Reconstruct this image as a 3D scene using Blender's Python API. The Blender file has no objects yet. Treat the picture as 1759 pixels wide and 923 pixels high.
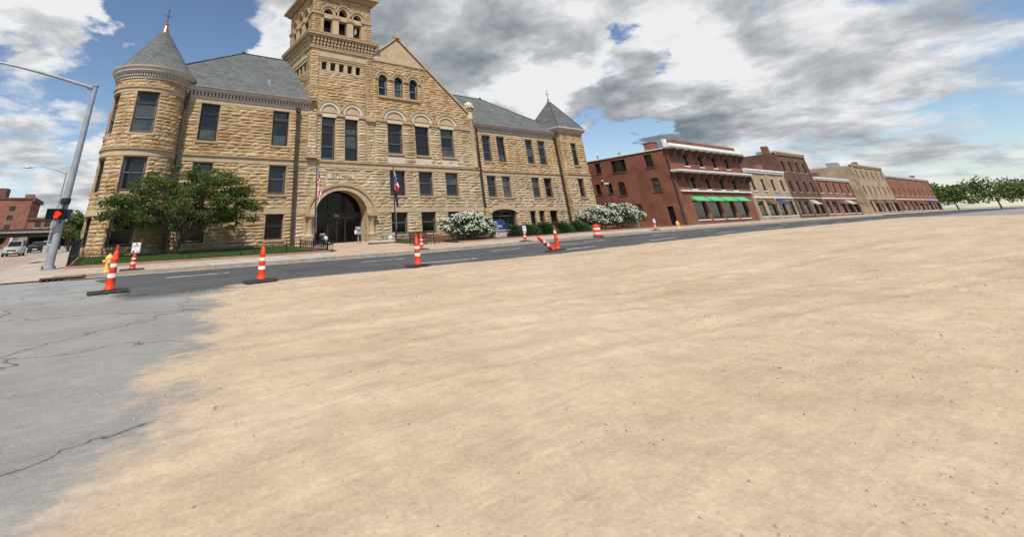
import bpy, bmesh, math, random
from mathutils import Vector, Matrix
from mathutils.geometry import tessellate_polygon
from math import sin, cos, pi, radians as rad, hypot
random.seed(7)
SC = bpy.context.scene
COL = SC.collection

# ------------------------------------------------------------------ camera
RC = ((0.858493, -0.511975, -0.029517), (0.185393, 0.363506, -0.912958), (0.478142, 0.778296, 0.406984))
CF, CPX, CPY, W0, H0 = 711.0, 651.2, 72.15, 1759.0, 923.0
ZC = 1.62
cd = bpy.data.cameras.new('camera'); cam = bpy.data.objects.new('camera', cd); COL.objects.link(cam); SC.camera = cam
r_, d_, f_ = [Vector(a) for a in RC]
cam.matrix_world = Matrix(((r_.x, -d_.x, -f_.x, 0), (r_.y, -d_.y, -f_.y, 0), (r_.z, -d_.z, -f_.z, ZC), (0, 0, 0, 1)))
cd.sensor_fit = 'HORIZONTAL'; cd.sensor_width = 36.0; cd.lens = CF / W0 * 36.0
cd.shift_x = (W0 / 2 - CPX) / W0; cd.shift_y = -(H0 / 2 - CPY) / W0
cd.clip_start = 0.1; cd.clip_end = 6000
def ray(x, y):
    v = r_ * ((x - CPX) / CF) + d_ * ((y - CPY) / CF) + f_
    return v.normalized()
def project(p):
    q = Vector(p) - Vector((0, 0, ZC)); k = q.dot(f_)
    return (CPX + CF * q.dot(r_) / k, CPY + CF * q.dot(d_) / k, k)

# ------------------------------------------------------------------ sky, sun, exposure
SUN_EL, SUN_AZ = rad(56), Vector((-0.60, -0.80, 0)).normalized()      # direction towards the sun, from the front left
SC.view_settings.view_transform = 'Standard'; SC.view_settings.look = 'None'
SC.view_settings.exposure = 0.12; SC.view_settings.gamma = 1.0
w = bpy.data.worlds.new('World'); SC.world = w; w.use_nodes = True
NT = w.node_tree; NT.nodes.clear()
def nd(t, **k):
    n = NT.nodes.new(t)
    for a, b in k.items(): setattr(n, a, b)
    return n
def mth(op, a, b=None, c=None, clamp=False):
    n = nd('ShaderNodeMath', operation=op, use_clamp=clamp)
    for i, v in enumerate((a, b, c)):
        if v is None: continue
        if isinstance(v, (int, float)): n.inputs[i].default_value = v
        else: NT.links.new(v, n.inputs[i])
    return n.outputs[0]
sky = nd('ShaderNodeTexSky', sky_type='NISHITA', sun_disc=False, sun_elevation=SUN_EL,
         sun_rotation=math.atan2(SUN_AZ.x, SUN_AZ.y), altitude=100, air_density=1.0, dust_density=0.3, ozone_density=2.2)
tc = nd('ShaderNodeTexCoord'); D = tc.outputs['Generated']
sp = nd('ShaderNodeSeparateXYZ'); NT.links.new(D, sp.inputs[0])
hz = mth('ADD', mth('MAXIMUM', sp.outputs[2], 0.0), 0.22)
cx = nd('ShaderNodeCombineXYZ')
NT.links.new(mth('DIVIDE', sp.outputs[0], hz), cx.inputs[0]); NT.links.new(mth('DIVIDE', sp.outputs[1], hz), cx.inputs[1])
def noise(vec, scale, detail, rough, dist=0.0, off=(0, 0, 0)):
    mp = nd('ShaderNodeMapping'); mp.inputs['Location'].default_value = off; NT.links.new(vec, mp.inputs[0])
    n = nd('ShaderNodeTexNoise'); n.inputs['Scale'].default_value = scale; n.inputs['Detail'].default_value = detail
    n.inputs['Roughness'].default_value = rough; n.inputs['Distortion'].default_value = dist
    NT.links.new(mp.outputs[0], n.inputs['Vector']); return n.outputs['Fac']
wn = nd('ShaderNodeTexNoise'); wn.inputs['Scale'].default_value = 2.6; wn.inputs['Detail'].default_value = 6; wn.inputs['Roughness'].default_value = .6; NT.links.new(cx.outputs[0], wn.inputs['Vector'])
wa = nd('ShaderNodeVectorMath', operation='MULTIPLY_ADD'); NT.links.new(wn.outputs['Color'], wa.inputs[0]); wa.inputs[1].default_value = (.34, .34, .26); wa.inputs[2].default_value = (-.17, -.17, -.13)
wd = nd('ShaderNodeVectorMath', operation='ADD'); NT.links.new(D, wd.inputs[0]); NT.links.new(wa.outputs[0], wd.inputs[1])
wz = nd('ShaderNodeVectorMath', operation='NORMALIZE'); NT.links.new(wd.outputs[0], wz.inputs[0]); DW = wz.outputs[0]   # ragged cloud edges
n_big = noise(cx.outputs[0], 1.7, 4, 0.5, 0.3, (3.1, 7.7, 0))
n_fine = noise(cx.outputs[0], 5.0, 9, 0.62, 0.35, (1.3, 0.2, 4))
n_shade = noise(cx.outputs[0], 3.2, 7, 0.6, 0.2, (9.3, 4.2, 1))
def blob(x, y, rpx, k):
    """soft round patch of sky: +k cloud, -k clear, at the direction seen at that point of the photograph"""
    c = ray(x, y); ang = rpx / CF * c.dot(f_)
    n = nd('ShaderNodeVectorMath', operation='DOT_PRODUCT'); NT.links.new(DW, n.inputs[0]); n.inputs[1].default_value = c
    m = nd('ShaderNodeMapRange'); m.interpolation_type = 'SMOOTHSTEP'
    m.inputs['From Min'].default_value = cos(ang * 1.75); m.inputs['From Max'].default_value = cos(ang * 0.2)
    m.inputs['To Min'].default_value = 0; m.inputs['To Max'].default_value = k
    NT.links.new(n.outputs['Value'], m.inputs['Value']); return m.outputs[0]
dens = mth('ADD', mth('MULTIPLY', n_big, 0.62), mth('MULTIPLY', n_fine, 0.80))
for b in ((60, 20, 105, .34), (165, 45, 72, .34), (20, 105, 26, .22), (70, 160, 95, -.42), (300, 40, 85, -.46), (270, 120, 95, -.42), (350, 60, 40, -.2),
          (100, 255, 110, .40), (20, 240, 60, .2), (150, 190, 30, .08), (130, 345, 40, .26), (40, 318, 40, -.25), (440, 45, 85, .30), (350, 103, 22, .16), (400, 88, 24, -.1),
          (720, 90, 130, .40), (860, 60, 140, .36), (940, 150, 90, .34), (1090, 40, 120, .30), (1040, 98, 40, -.5), (1100, 78, 32, -.45), (985, 112, 26, -.4),
          (1110, 185, 100, .36), (1190, 120, 70, .30), (1065, 268, 60, -.75), (1030, 255, 14, .2), (1350, 120, 160, .25)):
    dens = mth('ADD', dens, blob(*b))
mask = nd('ShaderNodeMapRange'); mask.interpolation_type = 'SMOOTHSTEP'
mask.inputs['From Min'].default_value = 0.67; mask.inputs['From Max'].default_value = 0.96; NT.links.new(dens, mask.inputs['Value'])
shade = mth('MULTIPLY', mth('SUBTRACT', n_shade, 0.42), 2.3)
for b in ((110, 10, 120, -.40), (95, 82, 60, .40), (760, 60, 130, .30), (690, 120, 90, .25), (1110, 215, 90, .42), (1050, 195, 60, .2), (1180, 240, 50, .25), (900, 30, 100, .1), (910, 130, 60, -.35), (960, 165, 60, -.4), (1160, 110, 60, -.3), (210, 40, 30, -.3), (440, 75, 40, -.4), (120, 250, 90, -.2), (60, 290, 60, .3), (420, 20, 60, .25)):
    shade = mth('ADD', shade, blob(*b))
ramp = nd('ShaderNodeValToRGB'); NT.links.new(mth('MULTIPLY', shade, 1.0, clamp=True), ramp.inputs[0])
e = ramp.color_ramp.elements
e[0].position = 0.0; e[0].color = (0.78, 0.79, 0.80, 1)
e[1].position = 1.0; e[1].color = (0.17, 0.205, 0.24, 1)
q = ramp.color_ramp.elements.new(0.35); q.color = (0.47, 0.485, 0.505, 1)
q = ramp.color_ramp.elements.new(0.68); q.color = (0.30, 0.325, 0.355, 1)
bg1 = nd('ShaderNodeBackground'); NT.links.new(sky.outputs[0], bg1.inputs[0]); bg1.inputs[1].default_value = 0.115
bg2 = nd('ShaderNodeBackground'); NT.links.new(ramp.outputs[0], bg2.inputs[0]); bg2.inputs[1].default_value = 1.0
mx = nd('ShaderNodeMixShader'); NT.links.new(mask.outputs[0], mx.inputs[0]); NT.links.new(bg1.outputs[0], mx.inputs[1]); NT.links.new(bg2.outputs[0], mx.inputs[2])
wo = nd('ShaderNodeOutputWorld'); NT.links.new(mx.outputs[0], wo.inputs[0])
sl = bpy.data.lights.new('sun', 'SUN'); sl.energy = 5.0; sl.angle = rad(0.53); sl.color = (1.0, 0.95, 0.87)
so = bpy.data.objects.new('sun', sl); COL.objects.link(so)
sd = (SUN_AZ * cos(SUN_EL) + Vector((0, 0, sin(SUN_EL))))
so.rotation_euler = sd.to_track_quat('Z', 'Y').to_euler(); so.location = sd * 80
SC.cycles.max_bounces = 6; SC.cycles.diffuse_bounces = 3; SC.cycles.glossy_bounces = 3; SC.cycles.transparent_max_bounces = 6

# ------------------------------------------------------------------ materials
def mat(name, c1, c2=None, rough=0.8, scale=6.0, bump=0.0, bscale=None, metal=0.0, spec=0.4, emit=None, detail=6, stretch=(1, 1, 1), contrast=(0.35, 0.65), transl=0.0, coords='pos'):
    m = bpy.data.materials.new(name); m.use_nodes = True; t = m.node_tree; N = t.nodes; L = t.links
    b = N['Principled BSDF']; b.inputs['Roughness'].default_value = rough; b.inputs['Metallic'].default_value = metal
    b.inputs['Specular IOR Level'].default_value = spec
    b.inputs['Base Color'].default_value = (*c1, 1)
    if coords == 'pos': co = N.new('ShaderNodeNewGeometry').outputs['Position']
    else: co = N.new('ShaderNodeTexCoord').outputs['Object']
    mp = N.new('ShaderNodeMapping'); mp.inputs['Scale'].default_value = stretch; L.new(co, mp.inputs[0]); m['k'] = 0
    if c2 is not None:
        n = N.new('ShaderNodeTexNoise'); n.inputs['Scale'].default_value = scale; n.inputs['Detail'].default_value = detail; n.inputs['Roughness'].default_value = .6
        L.new(mp.outputs[0], n.inputs['Vector'])
        r = N.new('ShaderNodeValToRGB'); r.color_ramp.elements[0].position = contrast[0]; r.color_ramp.elements[1].position = contrast[1]
        r.color_ramp.elements[0].color = (*c1, 1); r.color_ramp.elements[1].color = (*c2, 1)
        L.new(n.outputs['Fac'], r.inputs[0]); L.new(r.outputs[0], b.inputs['Base Color'])
    if bump:
        n2 = N.new('ShaderNodeTexNoise'); n2.inputs['Scale'].default_value = bscale or scale * 5; n2.inputs['Detail'].default_value = 5
        L.new(mp.outputs[0], n2.inputs['Vector'])
        bp = N.new('ShaderNodeBump'); bp.inputs['Strength'].default_value = bump; bp.inputs['Distance'].default_value = 0.03
        L.new(n2.outputs['Fac'], bp.inputs['Height']); L.new(bp.outputs[0], b.inputs['Normal'])
    if emit: b.inputs['Emission Color'].default_value = (*emit[0], 1); b.inputs['Emission Strength'].default_value = emit[1]
    if transl:
        tr = N.new('ShaderNodeBsdfTranslucent'); ms = N.new('ShaderNodeMixShader'); ms.inputs[0].default_value = transl
        if b.inputs['Base Color'].is_linked: L.new(b.inputs['Base Color'].links[0].from_socket, tr.inputs[0])
        else: tr.inputs[0].default_value = (*c1, 1)
        L.new(b.outputs[0], ms.inputs[1]); L.new(tr.outputs[0], ms.inputs[2]); L.new(ms.outputs[0], N['Material Output'].inputs[0])
    return m
def stone_mat(name, stops):
    """rock-faced sandstone: every block takes its own tone"""
    m = mat(name, (.4, .3, .2), (.4, .3, .2), rough=.92, scale=7, bump=.9, bscale=9, spec=.15)
    t = m.node_tree; N = t.nodes; L = t.links; b = N['Principled BSDF']
    at = N.new('ShaderNodeAttribute'); at.attribute_name = 'tone'; oi = N.new('ShaderNodeObjectInfo')
    ad = N.new('ShaderNodeMath'); ad.operation = 'ADD'; L.new(at.outputs['Fac'], ad.inputs[0]); L.new(oi.outputs['Random'], ad.inputs[1])
    fr = N.new('ShaderNodeMath'); fr.operation = 'FRACT'; L.new(ad.outputs[0], fr.inputs[0])
    r = N.new('ShaderNodeValToRGB'); r.color_ramp.interpolation = 'LINEAR'
    els = r.color_ramp.elements
    for i, (p, c) in enumerate(stops):
        if i < 2: el = els[i]; el.position = p
        else: el = els.new(p)
        el.color = (*c, 1)
    L.new(fr.outputs[0], r.inputs[0])
    n = N.new('ShaderNodeTexNoise'); n.inputs['Scale'].default_value = 3.5; n.inputs['Detail'].default_value = 8; n.inputs['Roughness'].default_value = .65
    g = N.new('ShaderNodeNewGeometry'); mp = N.new('ShaderNodeMapping'); mp.inputs['Scale'].default_value = (1, 1, 2.4); L.new(g.outputs['Position'], mp.inputs[0]); L.new(mp.outputs[0], n.inputs['Vector'])
    mr = N.new('ShaderNodeMapRange'); mr.inputs['From Min'].default_value = .3; mr.inputs['From Max'].default_value = .7; mr.inputs['To Min'].default_value = .74; mr.inputs['To Max'].default_value = 1.18
    L.new(n.outputs['Fac'], mr.inputs['Value'])
    mu = N.new('ShaderNodeVectorMath'); mu.operation = 'SCALE'; L.new(r.outputs[0], mu.inputs[0]); L.new(mr.outputs[0], mu.inputs['Scale'])
    n5 = N.new('ShaderNodeTexNoise'); n5.inputs['Scale'].default_value = .9; n5.inputs['Detail'].default_value = 7; mp5 = N.new('ShaderNodeMapping'); mp5.inputs['Scale'].default_value = (1, 1, .22); L.new(g.outputs['Position'], mp5.inputs[0]); L.new(mp5.outputs[0], n5.inputs['Vector'])
    m5 = N.new('ShaderNodeMapRange'); m5.inputs['From Min'].default_value = .32; m5.inputs['From Max'].default_value = .62; m5.inputs['To Min'].default_value = .72; m5.inputs['To Max'].default_value = 1.08; L.new(n5.outputs['Fac'], m5.inputs['Value'])
    mv = N.new('ShaderNodeVectorMath'); mv.operation = 'SCALE'; L.new(mu.outputs[0], mv.inputs[0]); L.new(m5.outputs[0], mv.inputs['Scale'])
    L.new(mv.outputs[0], b.inputs['Base Color']); return m
def cracked(m, grain=.5, crack=.45, scale=.28, spots=.25):
    """aggregate grain, hairline cracks and oil spots worked into a road surface"""
    t = m.node_tree; N = t.nodes; L = t.links; b = N['Principled BSDF']; src = b.inputs['Base Color'].links[0].from_socket; g = N.new('ShaderNodeNewGeometry')
    def q(op, *a, clamp=False):
        n = N.new('ShaderNodeMath'); n.operation = op; n.use_clamp = clamp
        for i, v in enumerate(a):
            if isinstance(v, (int, float)): n.inputs[i].default_value = v
            else: L.new(v, n.inputs[i])
        return n.outputs[0]
    n1 = N.new('ShaderNodeTexNoise'); n1.inputs['Scale'].default_value = 45; n1.inputs['Detail'].default_value = 4; n1.inputs['Roughness'].default_value = .8; L.new(g.outputs['Position'], n1.inputs['Vector'])
    w1 = N.new('ShaderNodeTexNoise'); w1.inputs['Scale'].default_value = 1.2; w1.inputs['Detail'].default_value = 6; L.new(g.outputs['Position'], w1.inputs['Vector'])
    wv = N.new('ShaderNodeVectorMath'); wv.operation = 'MULTIPLY_ADD'; L.new(w1.outputs['Color'], wv.inputs[0]); wv.inputs[1].default_value = (1.6, 1.6, 0); L.new(g.outputs['Position'], wv.inputs[2])
    v = N.new('ShaderNodeTexVoronoi'); v.feature = 'DISTANCE_TO_EDGE'; v.inputs['Scale'].default_value = scale; L.new(wv.outputs[0], v.inputs['Vector'])
    ck = N.new('ShaderNodeMapRange'); ck.inputs['From Min'].default_value = .002; ck.inputs['From Max'].default_value = .009; ck.inputs['To Min'].default_value = 1 - crack; ck.inputs['To Max'].default_value = 1; L.new(v.outputs['Distance'], ck.inputs['Value'])
    n2 = N.new('ShaderNodeTexNoise'); n2.inputs['Scale'].default_value = 1.9; n2.inputs['Detail'].default_value = 8; n2.inputs['Roughness'].default_value = .7; L.new(g.outputs['Position'], n2.inputs['Vector'])
    sp = N.new('ShaderNodeMapRange'); sp.inputs['From Min'].default_value = .30; sp.inputs['From Max'].default_value = .46; sp.inputs['To Min'].default_value = 1 - spots; sp.inputs['To Max'].default_value = 1; L.new(n2.outputs['Fac'], sp.inputs['Value'])
    f = q('MULTIPLY', q('MULTIPLY', q('ADD', 1 - grain / 2, q('MULTIPLY', n1.outputs['Fac'], grain)), ck.outputs[0]), sp.outputs[0])
    sc = N.new('ShaderNodeVectorMath'); sc.operation = 'SCALE'; L.new(src, sc.inputs[0]); L.new(f, sc.inputs['Scale']); L.new(sc.outputs[0], b.inputs['Base Color']); return m
def shingle_mat(name, conical=None):
    m = mat(name, (.13, .14, .14), None, rough=.9, spec=.2)
    t = m.node_tree; N = t.nodes; L = t.links; b = N['Principled BSDF']
    g = N.new('ShaderNodeNewGeometry'); s = N.new('ShaderNodeSeparateXYZ'); L.new(g.outputs['Position'], s.inputs[0]); c = N.new('ShaderNodeCombineXYZ')
    def M(op, a, b2):
        n = N.new('ShaderNodeMath'); n.operation = op
        for i, v in enumerate((a, b2)):
            if isinstance(v, (int, float)): n.inputs[i].default_value = v
            else: L.new(v, n.inputs[i])
        return n.outputs[0]
    if conical: L.new(M('MULTIPLY', M('ARCTAN2', M('SUBTRACT', s.outputs[0], conical[0]), M('SUBTRACT', s.outputs[1], conical[1])), 2.0), c.inputs[0])
    else: L.new(M('ADD', s.outputs[0], M('MULTIPLY', s.outputs[1], .15)), c.inputs[0])
    L.new(M('MULTIPLY', s.outputs[2], 1.45), c.inputs[1])
    br = N.new('ShaderNodeTexBrick'); br.inputs['Scale'].default_value = 1.0; br.inputs['Brick Width'].default_value = .36; br.inputs['Row Height'].default_value = .25
    br.inputs['Mortar Size'].default_value = .02; br.inputs['Mortar Smooth'].default_value = .3
    br.inputs['Color1'].default_value = (.10, .108, .104, 1); br.inputs['Color2'].default_value = (.15, .158, .153, 1); br.inputs['Mortar'].default_value = (.05, .054, .053, 1)
    L.new(c.outputs[0], br.inputs['Vector'])
    n = N.new('ShaderNodeTexNoise'); n.inputs['Scale'].default_value = .7; n.inputs['Detail'].default_value = 6; L.new(g.outputs['Position'], n.inputs['Vector'])
    mr = N.new('ShaderNodeMapRange'); mr.inputs['From Min'].default_value = .3; mr.inputs['From Max'].default_value = .7; mr.inputs['To Min'].default_value = .82; mr.inputs['To Max'].default_value = 1.15; L.new(n.outputs['Fac'], mr.inputs['Value'])
    mu = N.new('ShaderNodeVectorMath'); mu.operation = 'SCALE'; L.new(br.outputs['Color'], mu.inputs[0]); L.new(mr.outputs[0], mu.inputs['Scale']); L.new(mu.outputs[0], b.inputs['Base Color'])
    bp = N.new('ShaderNodeBump'); bp.inputs['Strength'].default_value = .6; bp.inputs['Distance'].default_value = .03; bp.invert = True; L.new(br.outputs['Fac'], bp.inputs['Height']); L.new(bp.outputs[0], b.inputs['Normal'])
    return m
def brick_mat(name, c1, c2, mortar, dirs=1):
    m = mat(name, c1, None, rough=.9, spec=.2)
    t = m.node_tree; N = t.nodes; L = t.links; b = N['Principled BSDF']
    g = N.new('ShaderNodeNewGeometry'); s = N.new('ShaderNodeSeparateXYZ'); L.new(g.outputs['Position'], s.inputs[0]); c = N.new('ShaderNodeCombineXYZ')
    ad = N.new('ShaderNodeMath'); ad.operation = 'ADD'; L.new(s.outputs[0], ad.inputs[0]); L.new(s.outputs[1], ad.inputs[1]); L.new(ad.outputs[0], c.inputs[0]); L.new(s.outputs[2], c.inputs[1])
    br = N.new('ShaderNodeTexBrick'); br.inputs['Scale'].default_value = 1; br.inputs['Brick Width'].default_value = .22; br.inputs['Row Height'].default_value = .075; br.inputs['Mortar Size'].default_value = .008
    br.inputs['Color1'].default_value = (*c1, 1); br.inputs['Color2'].default_value = (*c2, 1); br.inputs['Mortar'].default_value = (*mortar, 1); L.new(c.outputs[0], br.inputs['Vector'])
    n = N.new('ShaderNodeTexNoise'); n.inputs['Scale'].default_value = .6; n.inputs['Detail'].default_value = 7; L.new(g.outputs['Position'], n.inputs['Vector'])
    mr = N.new('ShaderNodeMapRange'); mr.inputs['From Min'].default_value = .3; mr.inputs['From Max'].default_value = .7; mr.inputs['To Min'].default_value = .72; mr.inputs['To Max'].default_value = 1.2; L.new(n.outputs['Fac'], mr.inputs['Value'])
    mu = N.new('ShaderNodeVectorMath'); mu.operation = 'SCALE'; L.new(br.outputs['Color'], mu.inputs[0]); L.new(mr.outputs[0], mu.inputs['Scale']); L.new(mu.outputs[0], b.inputs['Base Color'])
    return m
M = {}
M['stone'] = stone_mat('rock_faced_sandstone', [(0, (.47, .325, .175)), (1, (.47, .325, .175)), (.18, (.43, .285, .145)), (.34, (.50, .365, .215)), (.5, (.46, .31, .16)), (.66, (.48, .375, .245)), (.82, (.39, .235, .11)), (.9, (.50, .37, .22))])
M['stone2'] = stone_mat('weathered_sandstone', [(0, (.46, .35, .215)), (1, (.46, .35, .215)), (.2, (.49, .395, .27)), (.36, (.43, .315, .185)), (.5, (.52, .435, .315)), (.66, (.44, .33, .20)), (.8, (.41, .29, .165)), (.9, (.50, .405, .28))])
M['ashlar'] = mat('smooth_sandstone', (.40, .30, .185), (.48, .38, .255), rough=.9, scale=1.6, bump=.15, bscale=14, spec=.15)
M['ashlar_pale'] = mat('pale_dressed_sandstone', (.50, .43, .32), (.58, .51, .40), rough=.9, scale=2.2, bump=.1, spec=.15)
M['ashlar_dark'] = mat('brown_dressed_sandstone', (.35, .24, .145), (.43, .31, .195), rough=.9, scale=2.2, bump=.15, spec=.15)
M['letter'] = mat('shade_brown_carved_letters', (.17, .115, .07), (.22, .15, .095), rough=.9)  # brown tone puts the shade of cut letters into the colour
M['mortar'] = mat('sandy_mortar', (.34, .24, .14), (.42, .31, .19), rough=.95, scale=3, spec=.1)
M['cornice'] = mat('painted_metal_cornice', (.42, .355, .30), (.50, .43, .37), rough=.55, scale=2)
M['cornice_dark'] = mat('cornice_painted_gap_shade', (.16, .13, .11), rough=.7)  # darker copy of the cornice colour: painted shade between the dentils
M['frame'] = mat('brown_window_paint', (.028, .019, .015), (.04, .027, .021), rough=.5, scale=3)
M['sash'] = mat('grey_sash_paint', (.17, .17, .17), rough=.45)
M['glass'] = mat('window_glass', (.010, .012, .015), rough=.04, spec=.55)
M['glass2'] = mat('window_glass_with_blind', (.075, .08, .08), (.03, .035, .035), rough=.06, spec=.6, scale=1.2)
M['glass_dark'] = mat('dark_lobby_glass', (.006, .0055, .005), rough=.12, spec=.25)
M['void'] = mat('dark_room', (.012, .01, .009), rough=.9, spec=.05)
M['roof'] = shingle_mat('grey_slate_roof'); M['roof_cone'] = shingle_mat('grey_slate_cone', (1.15, 39.0))
M['copper'] = mat('bright_copper', (.62, .28, .17), (.50, .22, .13), rough=.3, metal=.9, scale=4)
M['iron'] = mat('black_wrought_iron', (.012, .012, .013), rough=.5)
M['finial'] = mat('dark_bronze', (.05, .035, .03), rough=.5, metal=.4)
M['pipe'] = mat('brown_downspout', (.04, .028, .022), (.055, .04, .031), rough=.5, scale=1)
M['brick'] = brick_mat('red_brown_brick', (.18, .066, .041), (.225, .088, .055), (.16, .08, .058))
M['brick_far'] = brick_mat('old_red_brick', (.25, .095, .06), (.30, .125, .08), (.22, .13, .10))
M['brick_tan'] = brick_mat('buff_brick', (.36, .26, .165), (.42, .31, .21), (.36, .29, .21))
M['brick_dark'] = brick_mat('dark_brown_brick', (.13, .065, .05), (.17, .085, .06), (.13, .09, .07))
M['white'] = mat('white_trim_paint', (.74, .73, .70), (.62, .61, .58), rough=.6, scale=2)
M['concrete'] = mat('pale_concrete', (.33, .27, .215), (.42, .35, .285), rough=.92, scale=1.1, bump=.15, bscale=20, spec=.15)
M['concrete2'] = mat('grey_concrete', (.34, .315, .275), (.42, .39, .35), rough=.92, scale=1.3, bump=.15, bscale=20, spec=.15)
M['concrete3'] = mat('tan_plaza_concrete', (.38, .27, .19), (.46, .335, .24), rough=.92, scale=.9, bump=.12, bscale=18, spec=.15)
M['kerb'] = mat('worn_kerb', (.27, .215, .17), (.36, .295, .24), rough=.95, scale=2.5, spec=.1)
M['redkerb'] = mat('reddish_edging', (.30, .17, .10), (.38, .23, .15), rough=.95, scale=2, spec=.1)
M['asphalt'] = mat('asphalt', (.062, .063, .066), (.105, .105, .105), rough=.93, scale=.5, bump=.25, bscale=60, spec=.15, stretch=(.35, 1, 1), contrast=(.3, .72))
M['gutter'] = mat('gutter_concrete', (.25, .235, .21), (.36, .34, .30), rough=.93, scale=1.2, spec=.1)
M['street'] = mat('concrete_street', (.27, .22, .175), (.36, .30, .245), rough=.93, scale=.35, bump=.1, bscale=25, spec=.12)
M['oldroad'] = mat('grey_worn_road', (.20, .20, .195), (.29, .285, .275), rough=.93, scale=.6, bump=.15, bscale=40, spec=.12)
M['ground'] = mat('plain_ground', (.20, .18, .14), (.27, .25, .20), rough=.95, scale=.2, spec=.1)
M['paint'] = mat('worn_road_paint', (.62, .62, .60), (.22, .22, .22), rough=.8, scale=3.5, contrast=(.5, .66), spec=.2)
M['mulch'] = mat('bark_mulch', (.10, .045, .028), (.17, .085, .05), rough=.95, scale=14, bump=.8, bscale=30, spec=.1)
M['lawn'] = mat('turf', (.03, .062, .012), (.055, .095, .022), rough=.95, scale=5, bump=.6, bscale=30, spec=.1)
M['blade'] = mat('grass_blades', (.04, .085, .016), (.07, .12, .03), rough=.7, scale=4, spec=.2, transl=.3)
M['leaf'] = mat('green_leaves', (.055, .095, .02), (.125, .165, .04), rough=.55, scale=1.6, spec=.3, transl=.3)
M['leaf2'] = mat('olive_leaves', (.15, .13, .05), (.19, .17, .07), rough=.6, scale=2, spec=.3, transl=.3)
M['leaf_dark'] = mat('shrub_leaves', (.03, .055, .016), (.065, .10, .028), rough=.5, scale=3, spec=.35, transl=.2)
M['juniper'] = mat('juniper_green', (.03, .065, .02), (.06, .105, .035), rough=.7, scale=2.5, spec=.2, transl=.15)
M['blossom'] = mat('cream_blossom', (.74, .74, .58), (.80, .81, .70), rough=.8, scale=6, spec=.1, transl=.15)
M['bark'] = mat('grey_brown_bark', (.085, .062, .045), (.14, .11, .085), rough=.95, scale=8, bump=.7, bscale=22, stretch=(1, 1, .3), spec=.1)
M['orange'] = mat('safety_orange', (.80, .055, .010), (.68, .042, .008), rough=.45, scale=9, coords='obj')
M['band'] = mat('reflective_white', (.80, .80, .78), (.66, .66, .64), rough=.4, scale=10, coords='obj')
M['rubber'] = mat('black_rubber', (.02, .02, .02), (.035, .033, .03), rough=.8, scale=6)
M['yellow'] = mat('hydrant_yellow', (.80, .47, .14), (.72, .40, .11), rough=.5, scale=8)
M['grey_metal'] = mat('galvanised_steel', (.27, .29, .31), (.36, .38, .40), rough=.45, metal=.3, scale=2)
M['dark_metal'] = mat('dark_bronze_pole', (.05, .045, .042), rough=.4, metal=.3)
M['signal_black'] = mat('black_signal_housing', (.012, .016, .015), rough=.5)
M['signal_red'] = mat('lit_red_hand', (.5, .02, .01), emit=((1.0, .03, .015), 1.3), rough=.5)
M['red'] = mat('flag_red', (.60, .012, .035), (.50, .01, .028), rough=.8, transl=.2)
M['flag_white'] = mat('flag_white', (.80, .79, .78), rough=.8, transl=.2)
M['flag_blue'] = mat('flag_blue', (.07, .15, .42), (.05, .10, .32), rough=.8, scale=9, transl=.2)
M['navy'] = mat('dark_navy_flag', (.012, .017, .035), rough=.8, transl=.1)
M['sign_blue'] = mat('sign_blue', (.016, .036, .15), rough=.35)
M['green'] = mat('green_awning', (.085, .36, .14), (.10, .42, .17), rough=.6, scale=2)
M['soft_pink'] = mat('faded_red_print', (.62, .22, .24), rough=.7)
M['tyre'] = mat('tyre_rubber', (.015, .015, .015), rough=.85)
M['rim'] = mat('alloy_rim', (.45, .45, .46), rough=.3, metal=.8)
M['lamp_glass'] = mat('headlight_glass', (.75, .76, .78), rough=.1)
M['rust'] = mat('rusty_grate', (.115, .052, .034), (.17, .08, .05), rough=.9, scale=8)
M['boulder'] = mat('pink_granite', (.48, .40, .33), (.56, .48, .41), rough=.85, scale=8, spec=.2)
M['limestone'] = mat('white_limestone', (.58, .55, .48), (.70, .67, .60), rough=.9, scale=5, spec=.15)

for k_ in ('asphalt', 'oldroad', 'street'): cracked(M[k_])
for k_ in ('concrete', 'concrete2', 'concrete3', 'gutter', 'kerb'): cracked(M[k_], .35, .3, .22, .16)

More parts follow.
